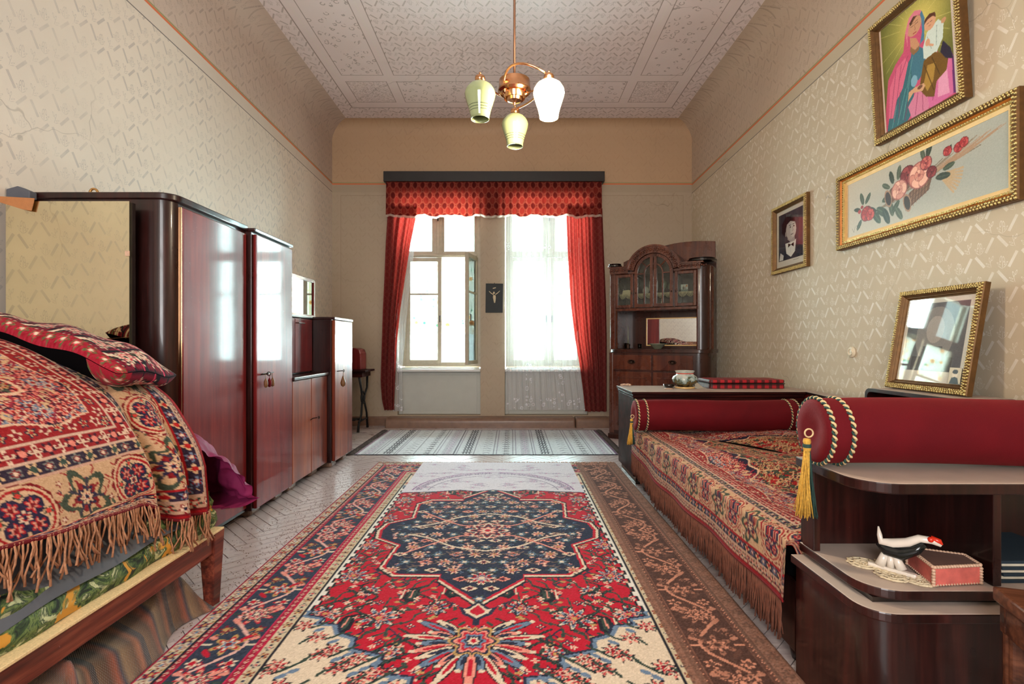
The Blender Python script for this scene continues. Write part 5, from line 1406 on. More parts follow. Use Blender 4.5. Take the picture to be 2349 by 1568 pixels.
# ================================================================== BUFFET (standing askew in the right corner); local x along the front, y to the back
bz = math.radians(-30)
t = thing('buffet', 'carved dark walnut buffet with arched glazed doors in the far right corner', 'buffet', (1.165, 6.12, 0), bz); buf = t
def ob(name, mb, m, parent, bevel=0, smooth=False): return obj(name, mb, M[m] if isinstance(m, str) else m, parent, smooth, bevel, local=True)
def bxx(name, x0, x1, y0, y1, z0, z1, m, p, bevel=.003):
    mb = MB(); mb.box(x0, x1, y0, y1, z0, z1); return ob(name, mb, m, p, bevel)
BW = 1.0
P = rounded(.0, BW+.13, .0, .50, .14, {'se'})
mb = MB(); mb.prism(P, .06, 1.02); auto(ob('lower_body', mb, 'buffet_dark', t), .4)
mb = MB(); mb.prism(rounded(-.02, BW+.15, -.02, .50, .15, {'se','sw'}), 1.02, 1.062); auto(ob('counter', mb, 'buffet_dark', t, .006), .5)
mb = MB(); mb.prism(rounded(-.015, BW+.14, -.015, .50, .14, {'se'}), 0, .06); ob('plinth', mb, 'buffet_dark', t, .004)
for (a, b) in ((.05, .50), (.52, .96)):
    d = bxx('drawer', a, b, -.014, .002, .82, .995, 'buffet', t, .006); cx_ = (a+b)/2
    mb = MB(); mb.torus((cx_, -.026, .915), .035, .005, 'y', 22, 6, 1.15, .62); mb.lathe([(.0,0),(.03,.0),(.028,.004)], (0,0,0), 16, False)
    mb.v[-48:] = [(cx_+x, -.015-z, .915+y*.7) for x, y, z in mb.v[-48:]]; ob('drawer_pull', mb, 'key', d, 0, True)
    d = bxx('door', a, b, -.012, .002, .10, .80, 'buffet', t, .005)
    mb = MB(); mb.frame(a+.05, b-.05, .16, .74, .018, -.022, -.012); ob('panel_moulding', mb, 'buffet', d, .004)
def fluted(name, cx_, cy_, r, z0, z1, a0, a1, nfl, m='buffet'):
    pts = []; N = 90
    for k in range(N+1):
        a = a0+(a1-a0)*k/N; q = r*(1-.09*abs(sin(nfl*PI*k/N))**.6) if True else r
        pts.append((cx_+q*cos(a), cy_+q*sin(a)))
    pts.append((cx_, cy_)); mb = MB(); mb.prism(pts, z0, z1); return ob(name, mb, m, t)
fluted('fluted_column', .03, .035, .045, .07, 1.015, 0, 2*PI, 12)
UY = .06   # the upper part stands a little back
bxx('upper_back', .0, BW+.13, .47, .498, 1.062, 2.10, 'buffet_dark', t)
bxx('upper_side', .0, .05, UY, .47, 1.062, 2.0, 'buffet', t)
mb = MB(); mb.prism(rounded(BW, BW+.13, UY, .47, .125, {'se'}), 1.062, 2.0); auto(ob('upper_side', mb, 'buffet_dark', t), .4)
for k, (cx_, r, a0, a1, nf) in enumerate(((.02, .045, PI*.9, 2.1*PI, 7), (BW+.005, .135, 1.45*PI, 2.06*PI, 8))):
    fluted('fluted_column', cx_, UY+(.045 if k == 0 else .135), r, 1.064, 1.99, a0, a1, nf)
bxx('cabinet_floor', .05, BW, UY+.01, .47, 1.515, 1.545, 'buffet', t)
bxx('inner_shelf', .052, BW-.002, UY+.06, .46, 1.70, 1.712, 'buffet_dark', t, 0)
for x in (.285, .735): bxx('partition', x-.012, x+.012, UY+.02, .46, 1.545, 1.93, 'buffet_dark', t, 0)
bxx('side_roof', .05, .29, UY+.02, .47, 1.95, 1.98, 'buffet', t); bxx('side_roof', .73, BW, UY+.02, .47, 1.95, 1.98, 'buffet', t)
# mirror in the niche
mb = MB(); mb.box(.33, .975, .445, .455, 1.11, 1.43); o = ob('mirror', mb, 'mirror2', t, .001)
mb = MB(); mb.frame(.32, .985, 1.10, 1.44, .012, .438, .456); ob('mirror_bevel', mb, 'gilt_line', t)
# glazed side doors
for (a, b, hs) in ((.055, .272, 1), (.748, .985, -1)):
    mb = MB(); mb.frame(a, b, 1.55, 1.945, .034, UY-.012, UY+.012); d = ob('glazed_door', mb, 'buffet', t, .004)
    mb = MB(); mb.box(a+.03, b-.03, UY-.002, UY+.001, 1.58, 1.915); ob('pane', mb, 'glass_cab', d)
    mb = MB(); x = b-.017 if hs > 0 else a+.017; mb.lathe([(.0,0),(.008,.0),(.007,.012),(.0,.014)], (0,0,0), 10, False); mb.v = [(x+q[0], UY-.012-q[2], 1.72+q[1]*1.8) for q in mb.v]; ob('escutcheon', mb, 'key', d)
# arched pair of doors: outer radius R about (xc, zc)
xc, zc, Ra = .51, 1.945, .222
def archbar(R1, R2, a0, a1, y0, y1, n=16):
    mb = MB(); outer = [(xc+R2*cos(a0+(a1-a0)*k/n), zc+R2*sin(a0+(a1-a0)*k/n)) for k in range(n+1)]; inner = [(xc+R1*cos(a0+(a1-a0)*k/n), zc+R1*sin(a0+(a1-a0)*k/n)) for k in range(n+1)]
    for k in range(n): mb.prism([inner[k], outer[k], outer[k+1], inner[k+1]], y0, y1, 'y')
    return mb
for s_ in (-1, 1):
    a0, a1 = (PI/2, PI) if s_ < 0 else (0, PI/2)
    mb = archbar(Ra-.036, Ra, a0, a1, UY-.016, UY+.010)
    xo = xc+s_*Ra; xi = xc+s_*.004
    mb.box(min(xo, xo-s_*.036), max(xo, xo-s_*.036), UY-.016, UY+.010, 1.55, zc); mb.box(min(xi, xi+s_*.034), max(xi, xi+s_*.034), UY-.016, UY+.010, 1.55, zc+Ra-.003)
    mb.box(min(xi+s_*.03, xo-s_*.03), max(xi+s_*.03, xo-s_*.03), UY-.016, UY+.010, 1.55, 1.588)
    d = ob('arched_door', mb, 'buffet', t, .002)
    mb = MB(); pts = [(xc, 1.57), (xc+s_*(Ra-.02), 1.57), (xc+s_*(Ra-.02), zc)]+[(xc+s_*(Ra-.02)*cos(a), zc+(Ra-.02)*sin(a)) for a in np.linspace(.1, PI/2, 10)]
    mb.prism(pts if s_ > 0 else pts[::-1], UY-.001, UY+.001, 'y'); ob('pane', mb, 'glass_cab', d)
    mb = archbar(.098, .112, a0, a1, UY-.012, UY+.006); xm = xc+s_*.105
    mb.box(xm-.007, xm+.007, UY-.012, UY+.006, 1.58, zc); mb.box(min(xm, xo-s_*.03), max(xm, xo-s_*.03), UY-.012, UY+.006, zc-.012, zc+.002)
    a = PI/2-s_*.80; mb.tube([(xc+.105*cos(a), UY-.003, zc+.105*sin(a)), (xc+(Ra-.03)*cos(a), UY-.003, zc+(Ra-.03)*sin(a))], .008, 6)
    ob('muntins', mb, 'buffet', d)
    mb = MB(); x = xo-s_*.018; mb.ball((x, UY-.022, 1.72), .007, .006, .012, 8, 5); ob('knob', mb, 'key', d, 0, True)
# arched crown with carving
mb = archbar(Ra+.006, Ra+.085, .16, PI-.16, UY-.03, UY+.05, 28)
for k, (a, b) in enumerate(((-.005, xc-Ra-.075), (xc+Ra+.075, BW+.03))): mb.box(a, b, UY-.03, UY+.05, 1.955, 2.025)
auto(ob('crown', mb, 'buffet', t), .5)
mb = archbar(Ra+.080, Ra+.10, .22, PI-.22, UY-.045, UY+.06, 28); mb.box(-.01, xc-Ra-.075, UY-.045, UY+.06, 2.022, 2.038); mb.box(xc+Ra+.075, BW+.06, UY-.045, UY+.06, 2.022, 2.038)
auto(ob('crown_moulding', mb, 'buffet', t), .5)
mb = archbar(.0, Ra+.085, .0, PI, UY+.05, UY+.06, 24); ob('arch_back', mb, 'buffet_dark', t)
mb = archbar(Ra-.002, Ra+.095, .2, PI-.2, UY+.06, .46, 24); ob('arch_roof', mb, 'buffet_dark', t)
cm = MB()
for k in range(34):
    a = .2+(PI-.4)*k/33; R_ = Ra+.045+.012*(k % 2)
    cm.ball((xc+R_*cos(a), UY-.032, zc+R_*sin(a)), .013, .010, .013, 8, 5); cm.ball((xc+(R_-.022)*cos(a+.02), UY-.031, zc+(R_-.022)*sin(a+.02)), .008, .008, .008, 6, 4)
for k in range(10): cm.ball((.0+.02*k, UY-.033, 1.99+.008*(k % 2)), .012, .010, .014, 8, 5)
for k in range(14): cm.ball((.80+.022*k, UY-.033+max(0, k-9)*.006, 1.99+.008*(k % 2)), .012, .010, .014, 8, 5)
tag(ob('carved_ornament', cm, 'buffet', t, 0, True), 'carved garland', None, None, 'stuff')
for cx_, r in ((.03, .085), (BW+.02, .16)):
    mb = MB(); mb.lathe([(.0,0),(r*.8,0),(r,.012),(r,.026),(r*.86,.034),(r*.9,.046),(.0,.05)], (cx_, UY+(.05 if r < .1 else .13), 2.038), 28, False); auto(ob('cap', mb, 'black_lac', t), .6)
mb = MB(); mb.prism([(.02,2.02),(1.12,2.02),(1.12,2.32)]+[(1.12-1.10*k/14, 2.32-.16*(k/14)**1.8+.055*sin(PI*k/14)) for k in range(1, 15)], .472, .497, 'y'); auto(ob('crest_board', mb, 'buffet', t, .004), .5)
# things kept in and on the buffet: world positions from the buffet's own axes
Rb = Matrix.Rotation(bz, 3, 'Z')
def on_buffet(name, label, cat, x, y, z, parts, group=None):
    p = Rb @ Vector((x, y, 0)); q = thing(name, label, cat, (1.165+p.x, 6.12+p.y, z), bz, group)
    for nm, prof_, m in parts:
        mb = MB(); mb.lathe(prof_, (0,0,0), 20, False); obj(nm, mb, M[m], q, True, local=True)
    return q
zt = 1.0635
on_buffet('glass_bowl', 'shallow greenish footed bowl on the buffet counter before its mirror', 'bowl', .52, .20, zt, [('bowl', [(.0,0),(.04,0),(.045,.008),(.085,.05),(.105,.065),(.10,.065),(.08,.05),(.04,.012),(.0,.01)], 'celadon')])
on_buffet('candlestick', 'tall slim candlestick at the left of the buffet niche', 'candlestick', .165, .20, zt, [('base', [(.0,0),(.028,0),(.028,.01),(.02,.02),(.026,.04),(.026,.055),(.012,.065),(.0,.065)], 'key'), ('stem', [(.0,.065),(.009,.066),(.007,.12),(.005,.2),(.004,.27),(.0,.275)], 'celadon')])
on_buffet('tumbler', 'small clear tumbler beside the candlestick in the buffet niche', 'glass', .115, .30, zt, [('cup', [(.0,0),(.022,0),(.026,.07),(.024,.07),(.020,.004),(.0,.004)], 'glass_cab')])
on_buffet('tumbler', 'cut-glass tumbler left of the bowl on the buffet', 'glass', .285, .28, zt, [('cup', [(.0,0),(.022,0),(.026,.06),(.024,.06),(.020,.004),(.0,.004)], 'glass_cab')])
on_buffet('egg_cup', 'small cream cup at the very left of the left glazed door', 'cup', .125, .20, 1.546, [('cup', [(.0,0),(.010,0),(.008,.012),(.017,.025),(.017,.045),(.014,.045),(.0,.03)], 'porcelain')])
on_buffet('egg_cup', 'small cream cup on foot beside the door frame, left glazed door', 'cup', .185, .20, 1.546, [('cup', [(.0,0),(.014,0),(.008,.012),(.019,.028),(.019,.05),(.016,.05),(.0,.03)], 'porcelain')])
on_buffet('porcelain_jug', 'cream porcelain jug behind the left arched door', 'jug', .46, .25, 1.713, [('body', [(.0,0),(.03,0),(.05,.05),(.055,.10),(.05,.15),(.035,.19),(.03,.21),(.0,.2)], 'porcelain')])
on_buffet('round_plate_jar', 'silver round-bellied jar behind the left arched door', 'jar', .36, .28, 1.713, [('body', [(.0,0),(.02,0),(.04,.04),(.04,.07),(.015,.10),(.0,.1)], 'porcelain')])
on_buffet('glass_goblet', 'green-tinted goblet behind the right arched door', 'glass', .585, .25, 1.713, [('cup', [(.0,0),(.02,0),(.004,.01),(.004,.05),(.03,.08),(.035,.13),(.02,.16),(.0,.16)], 'celadon')])
on_buffet('glass_goblet', 'pale round goblet at the right edge inside the right arched door', 'glass', .665, .25, 1.713, [('cup', [(.0,0),(.02,0),(.004,.01),(.004,.03),(.036,.06),(.04,.10),(.025,.13),(.0,.13)], 'celadon')])
on_buffet('white_bottle', 'narrow white bottle on the cabinet floor behind the right arched door', 'bottle', .585, .16, 1.546, [('body', [(.0,0),(.018,0),(.02,.03),(.017,.07),(.010,.085),(.013,.10),(.0,.11)], 'porcelain')])
def doily_drop(x0, x1, z, lab, n):
    p = Rb @ Vector(((x0+x1)/2, UY+.055, 0)); q = thing('shelf_doily', lab, 'doily', (1.165+p.x, 6.12+p.y, z), bz)
    mb = MB(); w_ = (x1-x0)/n
    for k in range(n):
        cx_ = -(x1-x0)/2+w_*(k+.5)
        for rr_ in (.96, .68, .4, .15):
            pts = [(cx_+w_*.5*rr_*cos(a), 0, -.055*rr_*sin(a)) for a in np.linspace(0, PI, 11)]; mb.tube(pts, .0028, 4)
        for a in np.linspace(.3, PI-.3, 6): mb.tube([(cx_, 0, 0), (cx_+w_*.48*cos(a), 0, -.053*sin(a))], .0018, 4)
    mb.box(-(x1-x0)/2, (x1-x0)/2, 0, .03, -.001, .003); tag(obj('crochet_work', mb, M['white_cloth'], q, local=True), kind='stuff')
doily_drop(.09, .24, 1.714, 'scalloped crochet edging behind the left glazed door', 2)
doily_drop(.31, .49, 1.714, 'scalloped crochet edging behind the left arched door', 2)
doily_drop(.54, .71, 1.714, 'scalloped crochet edging behind the right arched door', 2)
doily_drop(.78, .95, 1.714, 'scalloped crochet edging behind the right glazed door', 2)
p = Rb @ Vector((.165, UY+.09, 0)); q = thing('folded_napkin', 'folded cream cloth above the edging in the left glazed door', 'napkin', (1.165+p.x, 6.12+p.y, 1.718), bz)
mb = MB(); mb.prism([(-.06,0),(.06,0),(.065,.04),(.02,.055),(-.05,.05)], 0, .03, 'y'); obj('cloth', mb, M['white_cloth'], q, bevel=.006, local=True)
c = Cv(.075, .085, .003, (206,206,204)); c.rect(0,.075,0,.03,(120,124,120)); c.ell(.028,.045,.012,.016,(90,80,74)); c.ell(.028,.066,.007,.009,(190,160,140)); c.ell(.05,.04,.012,.014,(160,150,150)); c.ell(.05,.06,.006,.008,(200,170,150)); c.rect(.055,.07,.055,.08,(196,120,80))
p = Rb @ Vector((.835, UY+.09, 0)); q = thing('small_photo', 'small colour photo standing in the right glazed door', 'photo', (1.165+p.x, 6.12+p.y, 1.716), bz)
ny_, nx_ = c.a.shape[:2]; Xg, Yg = np.meshgrid(np.linspace(-.037,.038,nx_), np.linspace(0,.085,ny_)); colgrid('print', np.stack([Xg, Xg*0-.0015, Yg], -1), c.a, M['painted'], q, local=True, smooth=False)
mb = MB(); mb.box(-.038,.039,0,.002,0,.086); obj('card', mb, M['paper'], q, local=True)

# ================================================================== PICTURES
def frame_thing(name, label, yc, zb, wd, ht, fw, dp, tilt, x, img, picmat, style, zrot=0, sliplab=None):
    """hangs on the right wall; local x runs towards the camera, local -y faces the room"""
    t = thing(name, label, 'picture', (x, yc, zb), math.radians(-90)+zrot, None, 0); t.rotation_euler = (tilt, 0, math.radians(-90)+zrot)
    def ringframe(prof_, m, nm, lab=None):
        mb = MB(); n = len(prof_); vs = []
        for (o_, d_) in prof_:
            for (sx_, sz_) in ((-1,0),(1,0),(1,1),(-1,1)): vs.append((sx_*(wd/2-o_), -d_, (o_ if sz_ == 0 else ht-o_)))
        fs = []
        for i in range(n):
            k = (i+1) % n
            for c_ in range(4): fs.append((i*4+c_, i*4+(c_+1) % 4, k*4+(c_+1) % 4, k*4+c_))
        mb.add(vs, fs); o = auto(obj(nm, mb, M[m], t, local=True), .5)
        if lab: o['label'] = lab
        return o
    if style == 'roses':
        ringframe([(0,0),(0,dp*.8),(.006,dp),(.028,dp),(.034,dp*.8),(.034,0)], 'gold_recess', 'outer_frame')
        ringframe([(.034,0),(.034,dp*.78),(fw-.036,dp*.5),(fw-.036,0)], 'amber', 'cove', 'smooth amber cove')
        ringframe([(fw-.036,0),(fw-.036,dp*.62),(fw-.024,dp*.62),(fw-.022,dp*.4),(fw-.022,0)], 'gold', 'inner_bead')
        ringframe([(fw-.022,0),(fw-.022,dp*.4),(fw,dp*.3),(fw,0)], 'gilt_line', 'slip', 'pale gilt slip')
        rows = [(.010, dp*.98, .0085, .020), (.023, dp*.98, .0085, .020), (fw-.030, dp*.62, .0065, .017)]
    else:
        ringframe([(0,0),(0,dp*.7),(.004,dp*.85),(fw*.45,dp),(fw*.62,dp*.72),(fw*.66,dp*.78),(fw*.74,dp*.6),(fw*.8,dp*.62),(fw*.92,dp*.35),(fw,dp*.3),(fw,0)], 'gold_recess', 'moulding')
        rows = [(fw*.14, dp*.86, fw*.13, fw*.30), (fw*.30, dp*.95, fw*.12, fw*.26), (fw*.45, dp*.99, fw*.10, fw*.24)]
    sb = MB()
    for (o_, d_, r_, st) in rows:
        for (ax_, L, fx) in ((0, wd-2*o_, 0), (0, wd-2*o_, 1), (1, ht-2*o_, 0), (1, ht-2*o_, 1)):
            n = int(L/st)
            for k in range(n+1):
                q = o_+L*k/n; j = random.uniform(-.12,.12)*r_
                px, pz = (q-wd/2, (o_ if fx == 0 else ht-o_)+j) if ax_ == 0 else ((o_-wd/2 if fx == 0 else wd/2-o_)+j, q)
                s1 = r_*random.uniform(.75, 1.1)
                sb.ball((px, -d_, pz), s1*(1.0 if ax_ else .75+.3*(k % 2)), r_*.9, s1*(.75+.3*(k % 2) if ax_ else 1.0), 6, 4)
    tag(obj('relief_ornament', sb, M['gold'], t, True, local=True), None, None, None, 'stuff')
    ny, nx = img.shape[:2]; Xg, Zg = np.meshgrid(np.linspace(-wd/2+fw-.002, wd/2-fw+.002, nx), np.linspace(fw-.002, ht-fw+.002, ny))
    colgrid('picture_surface', np.stack([Xg, Xg*0-dp*.25, Zg], -1), img, picmat, t, local=True, smooth=False)
    mb = MB(); mb.box(-wd/2+.004, wd/2-.004, -dp*.2, -.001, .004, ht-.004); obj('backing', mb, M['darkwood'], t, local=True)
    return t
def rose(c, x, y, R, base, lite, dark, seed=0):
    R *= 1.28
    r = random.Random(seed); c.ell(x, y, R, R*.92, dark)
    for k in range(7):
        a = k*2*PI/7+r.random(); c.ell(x+R*.55*cos(a), y+R*.5*sin(a), R*.5, R*.34, base if k % 2 else lite, rot=a+PI/2); c.ell(x+R*.60*cos(a), y+R*.55*sin(a), R*.52, R*.36, dark, rot=a+PI/2, ring=.13, f=.6)
    for k in range(5):
        a = k*2*PI/5+r.random(); c.ell(x+R*.24*cos(a), y+R*.22*sin(a), R*.3, R*.2, lite if k % 2 else base, rot=a+PI/2); c.ell(x+R*.24*cos(a), y+R*.22*sin(a), R*.3, R*.2, dark, rot=a+PI/2, ring=.2, f=.7)
    c.ell(x, y, R*.14, R*.12, dark)
def leafp(c, x, y, L, a, col, W_=.32):
    c.ell(x+L/2*cos(a), y+L/2*sin(a), L/2, L/2*W_*1.3, col, rot=a); c.line([(x, y), (x+L*cos(a), y+L*sin(a))], L*.05, tuple(int(q*1.5) for q in col), .6)
# roses painting 1.20 x .38
PW, PH = 1.38-.16, .545-.16
c = Cv(PW, PH, .0032, (196,188,174))
Xg, Yg = np.meshgrid(c.xs, c.ys); f = np.clip(Xg/PW, 0, 1)[..., None]; c.a[:] = np.array((204,192,172))*(1-f)+np.array((172,176,166))*f
sh_ = np.exp(-(((Xg-.62)/.45)**2+((Yg-.17)/.13)**2))[..., None]; c.a[:] = c.a*(1-.28*sh_)+np.array((120,130,132))*.28*sh_
rs = random.Random(4)
for k in range(26): x = .25+.62*k/26; c.line([(x, .12+.12*k/26), (x+.22, .16+.14*k/26+rs.uniform(-.03,.05))], .006, (120,104,84) if k % 2 else (150,128,104), .8)
for k in range(18): x = .72+.02*k; c.line([(x-.1, .20+.003*k), (x+.14, .26+.004*k+rs.uniform(-.02,.02))], .005, (176,140,110), .8)
for k in range(8): a = -.9+k*.12; c.line([(.80,.2), (.80+.16*cos(a), .2+.16*sin(a))], .012, (196,158,112), .75)
for (x, y, L, a) in ((.17,.20,.09,1.9),(.19,.20,.08,.9),(.14,.17,.07,2.9),(.22,.16,.09,-.5),(.15,.10,.08,-2.2),(.26,.13,.12,-.9),(.30,.14,.13,-.6),(.36,.12,.12,-1.1),(.42,.15,.1,-1.3),(.45,.26,.09,1.9),(.49,.27,.09,1.4),(.42,.24,.08,2.6),(.56,.15,.08,-.7),(.72,.33,.10,1.3),(.70,.32,.08,1.9),(.78,.19,.1,-.1),(.5,.14,.09,-2.3),(.47,.10,.1,-1.0),(.35,.17,.1,.3),(.83,.22,.08,.2),(.86,.3,.05,1.0)):
    leafp(c, x, y, L, a, rs.choice([(70,80,62),(58,66,54),(84,92,74)]))
for (x, y, a) in ((.44,.17,.5),(.60,.10,.6)):       # two overturned baskets
    L = .17; c.poly([(x-.05,y-.045),(x+L*cos(a)-.01,y+L*sin(a)-.06),(x+L*cos(a)+.03,y+L*sin(a)+.05),(x-.02,y+.06)], (112,78,58)); 
    for k in range(7): c.line([(x-.035+k*.024,y-.05+k*.012),(x-.02+k*.024,y+.055+k*.012)], .004, (158,118,90)); 
    for k in range(4): c.line([(x-.03,y-.03+k*.026),(x+L*cos(a),y+L*sin(a)-.05+k*.026)], .003, (80,54,42))
    c.ell(x-.035, y+.005, .03, .06, (62,44,40), rot=.3); c.ell(x-.035, y+.005, .03, .06, (168,130,104), rot=.3, ring=.22)
rose(c, .20, .13, .045, (170,38,40), (206,66,60), (104,22,30), 1); rose(c, .235, .115, .035, (180,40,44), (212,80,70), (110,24,30), 2); c.ell(.13,.16,.018,.014,(176,50,50)); c.ell(.155,.185,.015,.012,(150,40,44))
rose(c, .57, .275, .05, (130,44,48), (160,66,64), (84,26,32), 3); rose(c, .50, .205, .052, (214,150,132), (236,186,164), (168,96,88), 4); rose(c, .66, .245, .068, (214,140,122), (240,184,160), (160,86,80), 5)
rose(c, .71, .30, .035, (170,70,70), (206,110,100), (110,40,44), 6); rose(c, .75, .235, .03, (120,36,42), (150,56,56), (80,22,28), 7)
for (x, y) in ((.86,.315),(.93,.31),(.965,.325)): rose(c, x, y, .024, (166,44,50), (200,80,76), (110,26,34), int(x*100))
c.line([(.05,.06),(.07,.03),(.085,.07)], .003, (110,96,84)); c.line([(.095,.05),(.11,.045),(.10,.07),(.115,.06)], .003, (110,96,84)); c.grain(4)
frame_thing('rose_painting', 'wide gilt-framed painting of roses and baskets on the right wall', 3.15, 1.822, 1.38, .545, .08, .05, .0, 2.478, c.a, M['painted'], 'roses')
# mother and child print
PW, PH = .685-.12, .77-.12; c = Cv(PW, PH, .003, (120,116,52)); s = PW/1.0
Xg, Yg = np.meshgrid(c.xs/PW, c.ys/PH); g = np.exp(-(((Xg-.56)/.36)**2+((Yg-.80)/.27)**2))[..., None]
c.a[:] = np.array((110,112,52))*(1-g)+np.array((226,208,110))*g
def Q(pts): return [(x*PW, y*PH) for x, y in pts]
for k in range(22):
    a = k*2*PI/22; c.line(Q([(.5+.2*cos(a), .80+.17*sin(a)), (.5+.5*cos(a), .80+.45*sin(a))]), .0022, (236,222,140), .7)
c.poly(Q([(.02,0),(.04,.22),(.10,.48),(.22,.58),(.34,.64),(.38,.80),(.44,.90),(.52,.925),(.60,.89),(.61,.80),(.62,.6),(.9,.3),(.98,.2),(1,0)]), (206,84,120))
c.poly(Q([(.06,.02),(.12,.40),(.24,.54),(.36,.58),(.42,.46),(.36,.30),(.30,.16),(.24,0)]), (222,110,140)); c.poly(Q([(.04,0),(.08,.12),(.14,.10),(.20,.24),(.30,.32),(.40,.52),(.46,.56),(.52,.40),(.46,.25),(.40,.05),(.34,0)]), (58,110,120))
c.poly(Q([(.46,.62),(.50,.66),(.56,.58),(.64,.52),(.60,.36),(.52,.30),(.44,.36),(.42,.50)]), (70,120,140))
c.poly(Q([(.40,.0),(.36,.12),(.48,.22),(.60,.20),(.66,.12),(.62,.0)]), (216,130,160)); c.poly(Q([(.62,.10),(.66,.26),(.78,.40),(.92,.38),(.98,.18),(.96,.02),(.64,0)]), (214,110,160)); c.poly(Q([(.74,.06),(.78,.34),(.86,.36),(.88,.04)]), (232,160,190)); c.poly(Q([(.92,.02),(.93,.36),(.99,.2),(1,.0)]), (110,50,120))
for (a, b) in (((.10,.10),(.22,.52)),((.15,.06),(.30,.54)),((.22,.06),(.26,.30)),((.30,.02),(.40,.26)),((.45,.02),(.5,.2)),((.55,.02),(.56,.18)),((.68,.06),(.72,.30)),((.26,.42),(.40,.58))): c.line(Q([a, b]), .006, (150,50,90), .6)
for (a, b) in (((.12,.02),(.2,.2)),((.2,.02),(.34,.30)),((.28,.04),(.42,.4)),((.36,.30),(.46,.54))): c.line(Q([a, b]), .005, (120,180,176), .7)
c.ell(.285*1.0/1.0*PW*1.75, .80*PH, .062*PW*1.6, .085*PH, (208,156,120), rot=.15)       # mother's face
c.poly(Q([(.38,.80),(.44,.90),(.52,.925),(.60,.89),(.615,.80),(.585,.86),(.50,.885),(.44,.85),(.41,.74),(.40,.66)]), (226,130,150)); c.poly(Q([(.585,.86),(.60,.80),(.60,.70),(.56,.60),(.62,.62),(.64,.80),(.61,.88)]), (80,130,160))
c.poly(Q([(.44,.85),(.50,.885),(.57,.86),(.54,.865),(.50,.85),(.455,.82)]), (92,58,40)); c.poly(Q([(.44,.72),(.52,.68),(.56,.60),(.48,.58),(.44,.62)]), (204,150,112)); c.poly(Q([(.44,.64),(.5,.58),(.56,.6),(.54,.56),(.47,.55),(.43,.6)]), (150,110,70))
for x in (.475, .535): c.line(Q([(x-.018,.805),(x+.018,.808)]), .004, (60,34,30)); c.line(Q([(x-.022,.825),(x+.02,.832)]), .003, (90,60,44))
c.line(Q([(.51,.80),(.515,.765),(.505,.76)]), .003, (150,96,74)); c.line(Q([(.485,.735),(.525,.735)]), .0045, (170,60,56))
c.poly(Q([(.60,.56),(.66,.66),(.80,.70),(.86,.64),(.84,.52),(.76,.44),(.66,.42),(.60,.46)]), (214,226,216)); c.line(Q([(.66,.62),(.70,.50)]), .004, (150,170,160)); c.line(Q([(.78,.66),(.76,.50)]), .004, (150,170,160))
c.ell(.70*PW, .725*PH, .072*PW, .062*PH, (222,166,130)); c.poly(Q([(.63,.74),(.64,.78),(.70,.80),(.77,.78),(.775,.73),(.74,.76),(.68,.765)]), (92,52,34))
for x in (.675, .715): c.line(Q([(x-.01,.728),(x+.012,.728)]), .0035, (70,40,34))
c.line(Q([(.685,.70),(.71,.70)]), .003, (170,70,60)); c.ell(.66*PW, .57*PH, .03*PW, .03*PH, (222,166,130)); c.line(Q([(.68,.54),(.72,.52)]), .012, (222,166,130)); c.ell(.86*PW, .66*PH, .03*PW, .022*PH, (204,150,112))
c.poly(Q([(.56,.34),(.60,.44),(.74,.45),(.90,.36),(.86,.24),(.74,.20),(.70,.08),(.60,.12),(.52,.22)]), (118,84,30)); c.poly(Q([(.58,.24),(.64,.38),(.74,.36),(.70,.22),(.62,.16)]), (176,136,60)); c.line(Q([(.60,.40),(.70,.14)]), .006, (84,58,20)); c.line(Q([(.70,.42),(.78,.24)]), .006, (84,58,20)); c.poly(Q([(.84,.50),(.92,.40),(.94,.30),(.86,.34),(.80,.42)]), (46,40,60))
c.poly(Q([(.36,.17),(.44,.22),(.56,.19),(.60,.22),(.58,.25),(.46,.26),(.38,.25)]), (216,166,128)); c.ell(.53*PW, .235*PH, .035*PW, .016*PH, (120,80,60)); c.ell(.46*PW, .32*PH, .045*PW, .05*PH, (130,176,196))
c.rect(0, .018, 0, PH, (226,206,190)); c.rect(PW-.03, PW, 0, PH, (230,214,204)); c.grain(4)
frame_thing('madonna_print', 'ornate gold-framed colour print of mother in pink mantle holding child', 3.085, 2.45, .685, .785, .06, .05, math.radians(3.5), 2.47, c.a, M['painted'], 'ornate')
# boy's portrait photo
PW, PH = .57-.11, .62-.11; c = Cv(PW, PH, .003, (205,198,182))
c.rect(.035, PW-.035, .055, PH-.035, (70,72,78)); c.rect(.035, .2, .3, PH-.035, (58,60,66))
def Q(pts): return [(x*PW, y*PH) for x, y in pts]
c.poly(Q([(.08,.11),(.10,.30),(.30,.42),(.66,.42),(.92,.33),(.92,.11)]), (52,56,66)); c.poly(Q([(.10,.12),(.14,.26),(.26,.20),(.24,.12)]), (200,198,190)); c.poly(Q([(.32,.40),(.36,.22),(.52,.14),(.66,.22),(.70,.42),(.55,.40)]), (214,210,200))
c.poly(Q([(.40,.46),(.50,.40),(.66,.40),(.64,.52),(.42,.52)]), (160,152,146)); c.ell(.52*PW, .62*PH, .17*PW, .18*PH, (176,168,160)); c.ell(.60*PW, .60*PH, .10*PW, .13*PH, (196,188,178))
c.poly(Q([(.20,.60),(.20,.76),(.34,.86),(.54,.86),(.66,.78),(.66,.72),(.50,.76),(.38,.72),(.33,.60),(.30,.52)]), (30,30,34)); c.ell(.345*PW, .56*PH, .03*PW, .045*PH, (150,142,136))
for x in (.50, .62): c.ell(x*PW, .655*PH, .022*PW, .011*PH, (30,28,30)); c.line(Q([(x-.04,.69),(x+.035,.695)]), .005, (50,46,46))
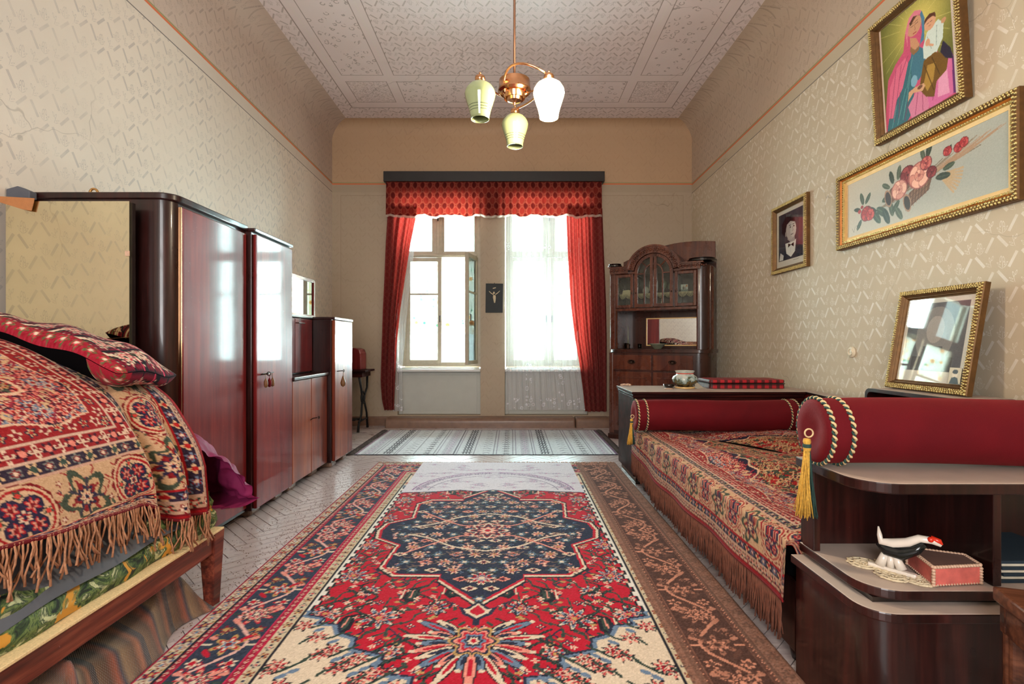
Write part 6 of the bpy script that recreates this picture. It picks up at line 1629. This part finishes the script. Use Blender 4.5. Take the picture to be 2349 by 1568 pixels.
c.line(Q([(.57,.65),(.60,.59),(.56,.58)]), .004, (120,112,106)); c.line(Q([(.52,.525),(.62,.53)]), .005, (90,80,78))
c.poly(Q([(.42,.385),(.42,.31),(.52,.35),(.62,.30),(.62,.38),(.52,.355)]), (26,26,30)); c.line(Q([(.52,.34),(.50,.22)]), .003, (150,146,140))
c.line(Q([(.60,.075),(.80,.08)]), .003, (90,84,76)); c.grain(3)
frame_thing('boy_portrait', 'small gold-framed black-and-white portrait of a boy with bow tie', 4.54, 1.77, .57, .62, .055, .04, 0, 2.478, c.a, M['glazed'], 'ornate')
# leaning photo
PW, PH = .56-.11, .575-.11; c = Cv(PW, PH, .003, (206,202,190)); c.rect(.03, PW-.03, .06, PH-.03, (96,98,102)); c.ell(PW*.5, PH*.55, PW*.28, PH*.34, (132,130,128)); c.ell(PW*.5, PH*.62, PW*.13, PH*.16, (160,154,148)); c.rect(PW*.2, PW*.8, .062, PH*.3, (70,72,78)); c.poly([(PW*.3,.062),(PW*.36,PH*.42),(PW*.64,PH*.42),(PW*.72,.062)], (84,84,88)); c.grain(3)
lf = frame_thing('leaning_photo_frame', 'gold-framed glazed photograph leaning on the shelf box by the right wall', 2.845, .860, .56, .585, .055, .04, math.radians(-9.5), 2.305, c.a, M['glazed'], 'ornate', math.radians(0))
c = Cv(.075, .085, .0025, (196,180,150)); c.ell(.038,.05,.016,.02,(214,196,170)); c.ell(.038,.062,.017,.012,(50,40,34)); c.poly([(.01,0),(.02,.03),(.038,.036),(.056,.03),(.066,0)], (44,40,40)); c.ell(.038,.03,.006,.004,(20,18,18)); c.rect(0,.002,0,.085,(30,28,28)); c.rect(0,.075,.083,.085,(30,28,28))
ny_, nx_ = c.a.shape[:2]; Xg, Zg = np.meshgrid(np.linspace(.145,.22,nx_), np.linspace(.058,.143,ny_))
colgrid('tucked_photo', np.stack([Xg, Xg*0-.020, Zg], -1), c.a, M['painted'], lf, local=True, smooth=False)['label'] = 'tiny portrait tucked in the lower right corner'
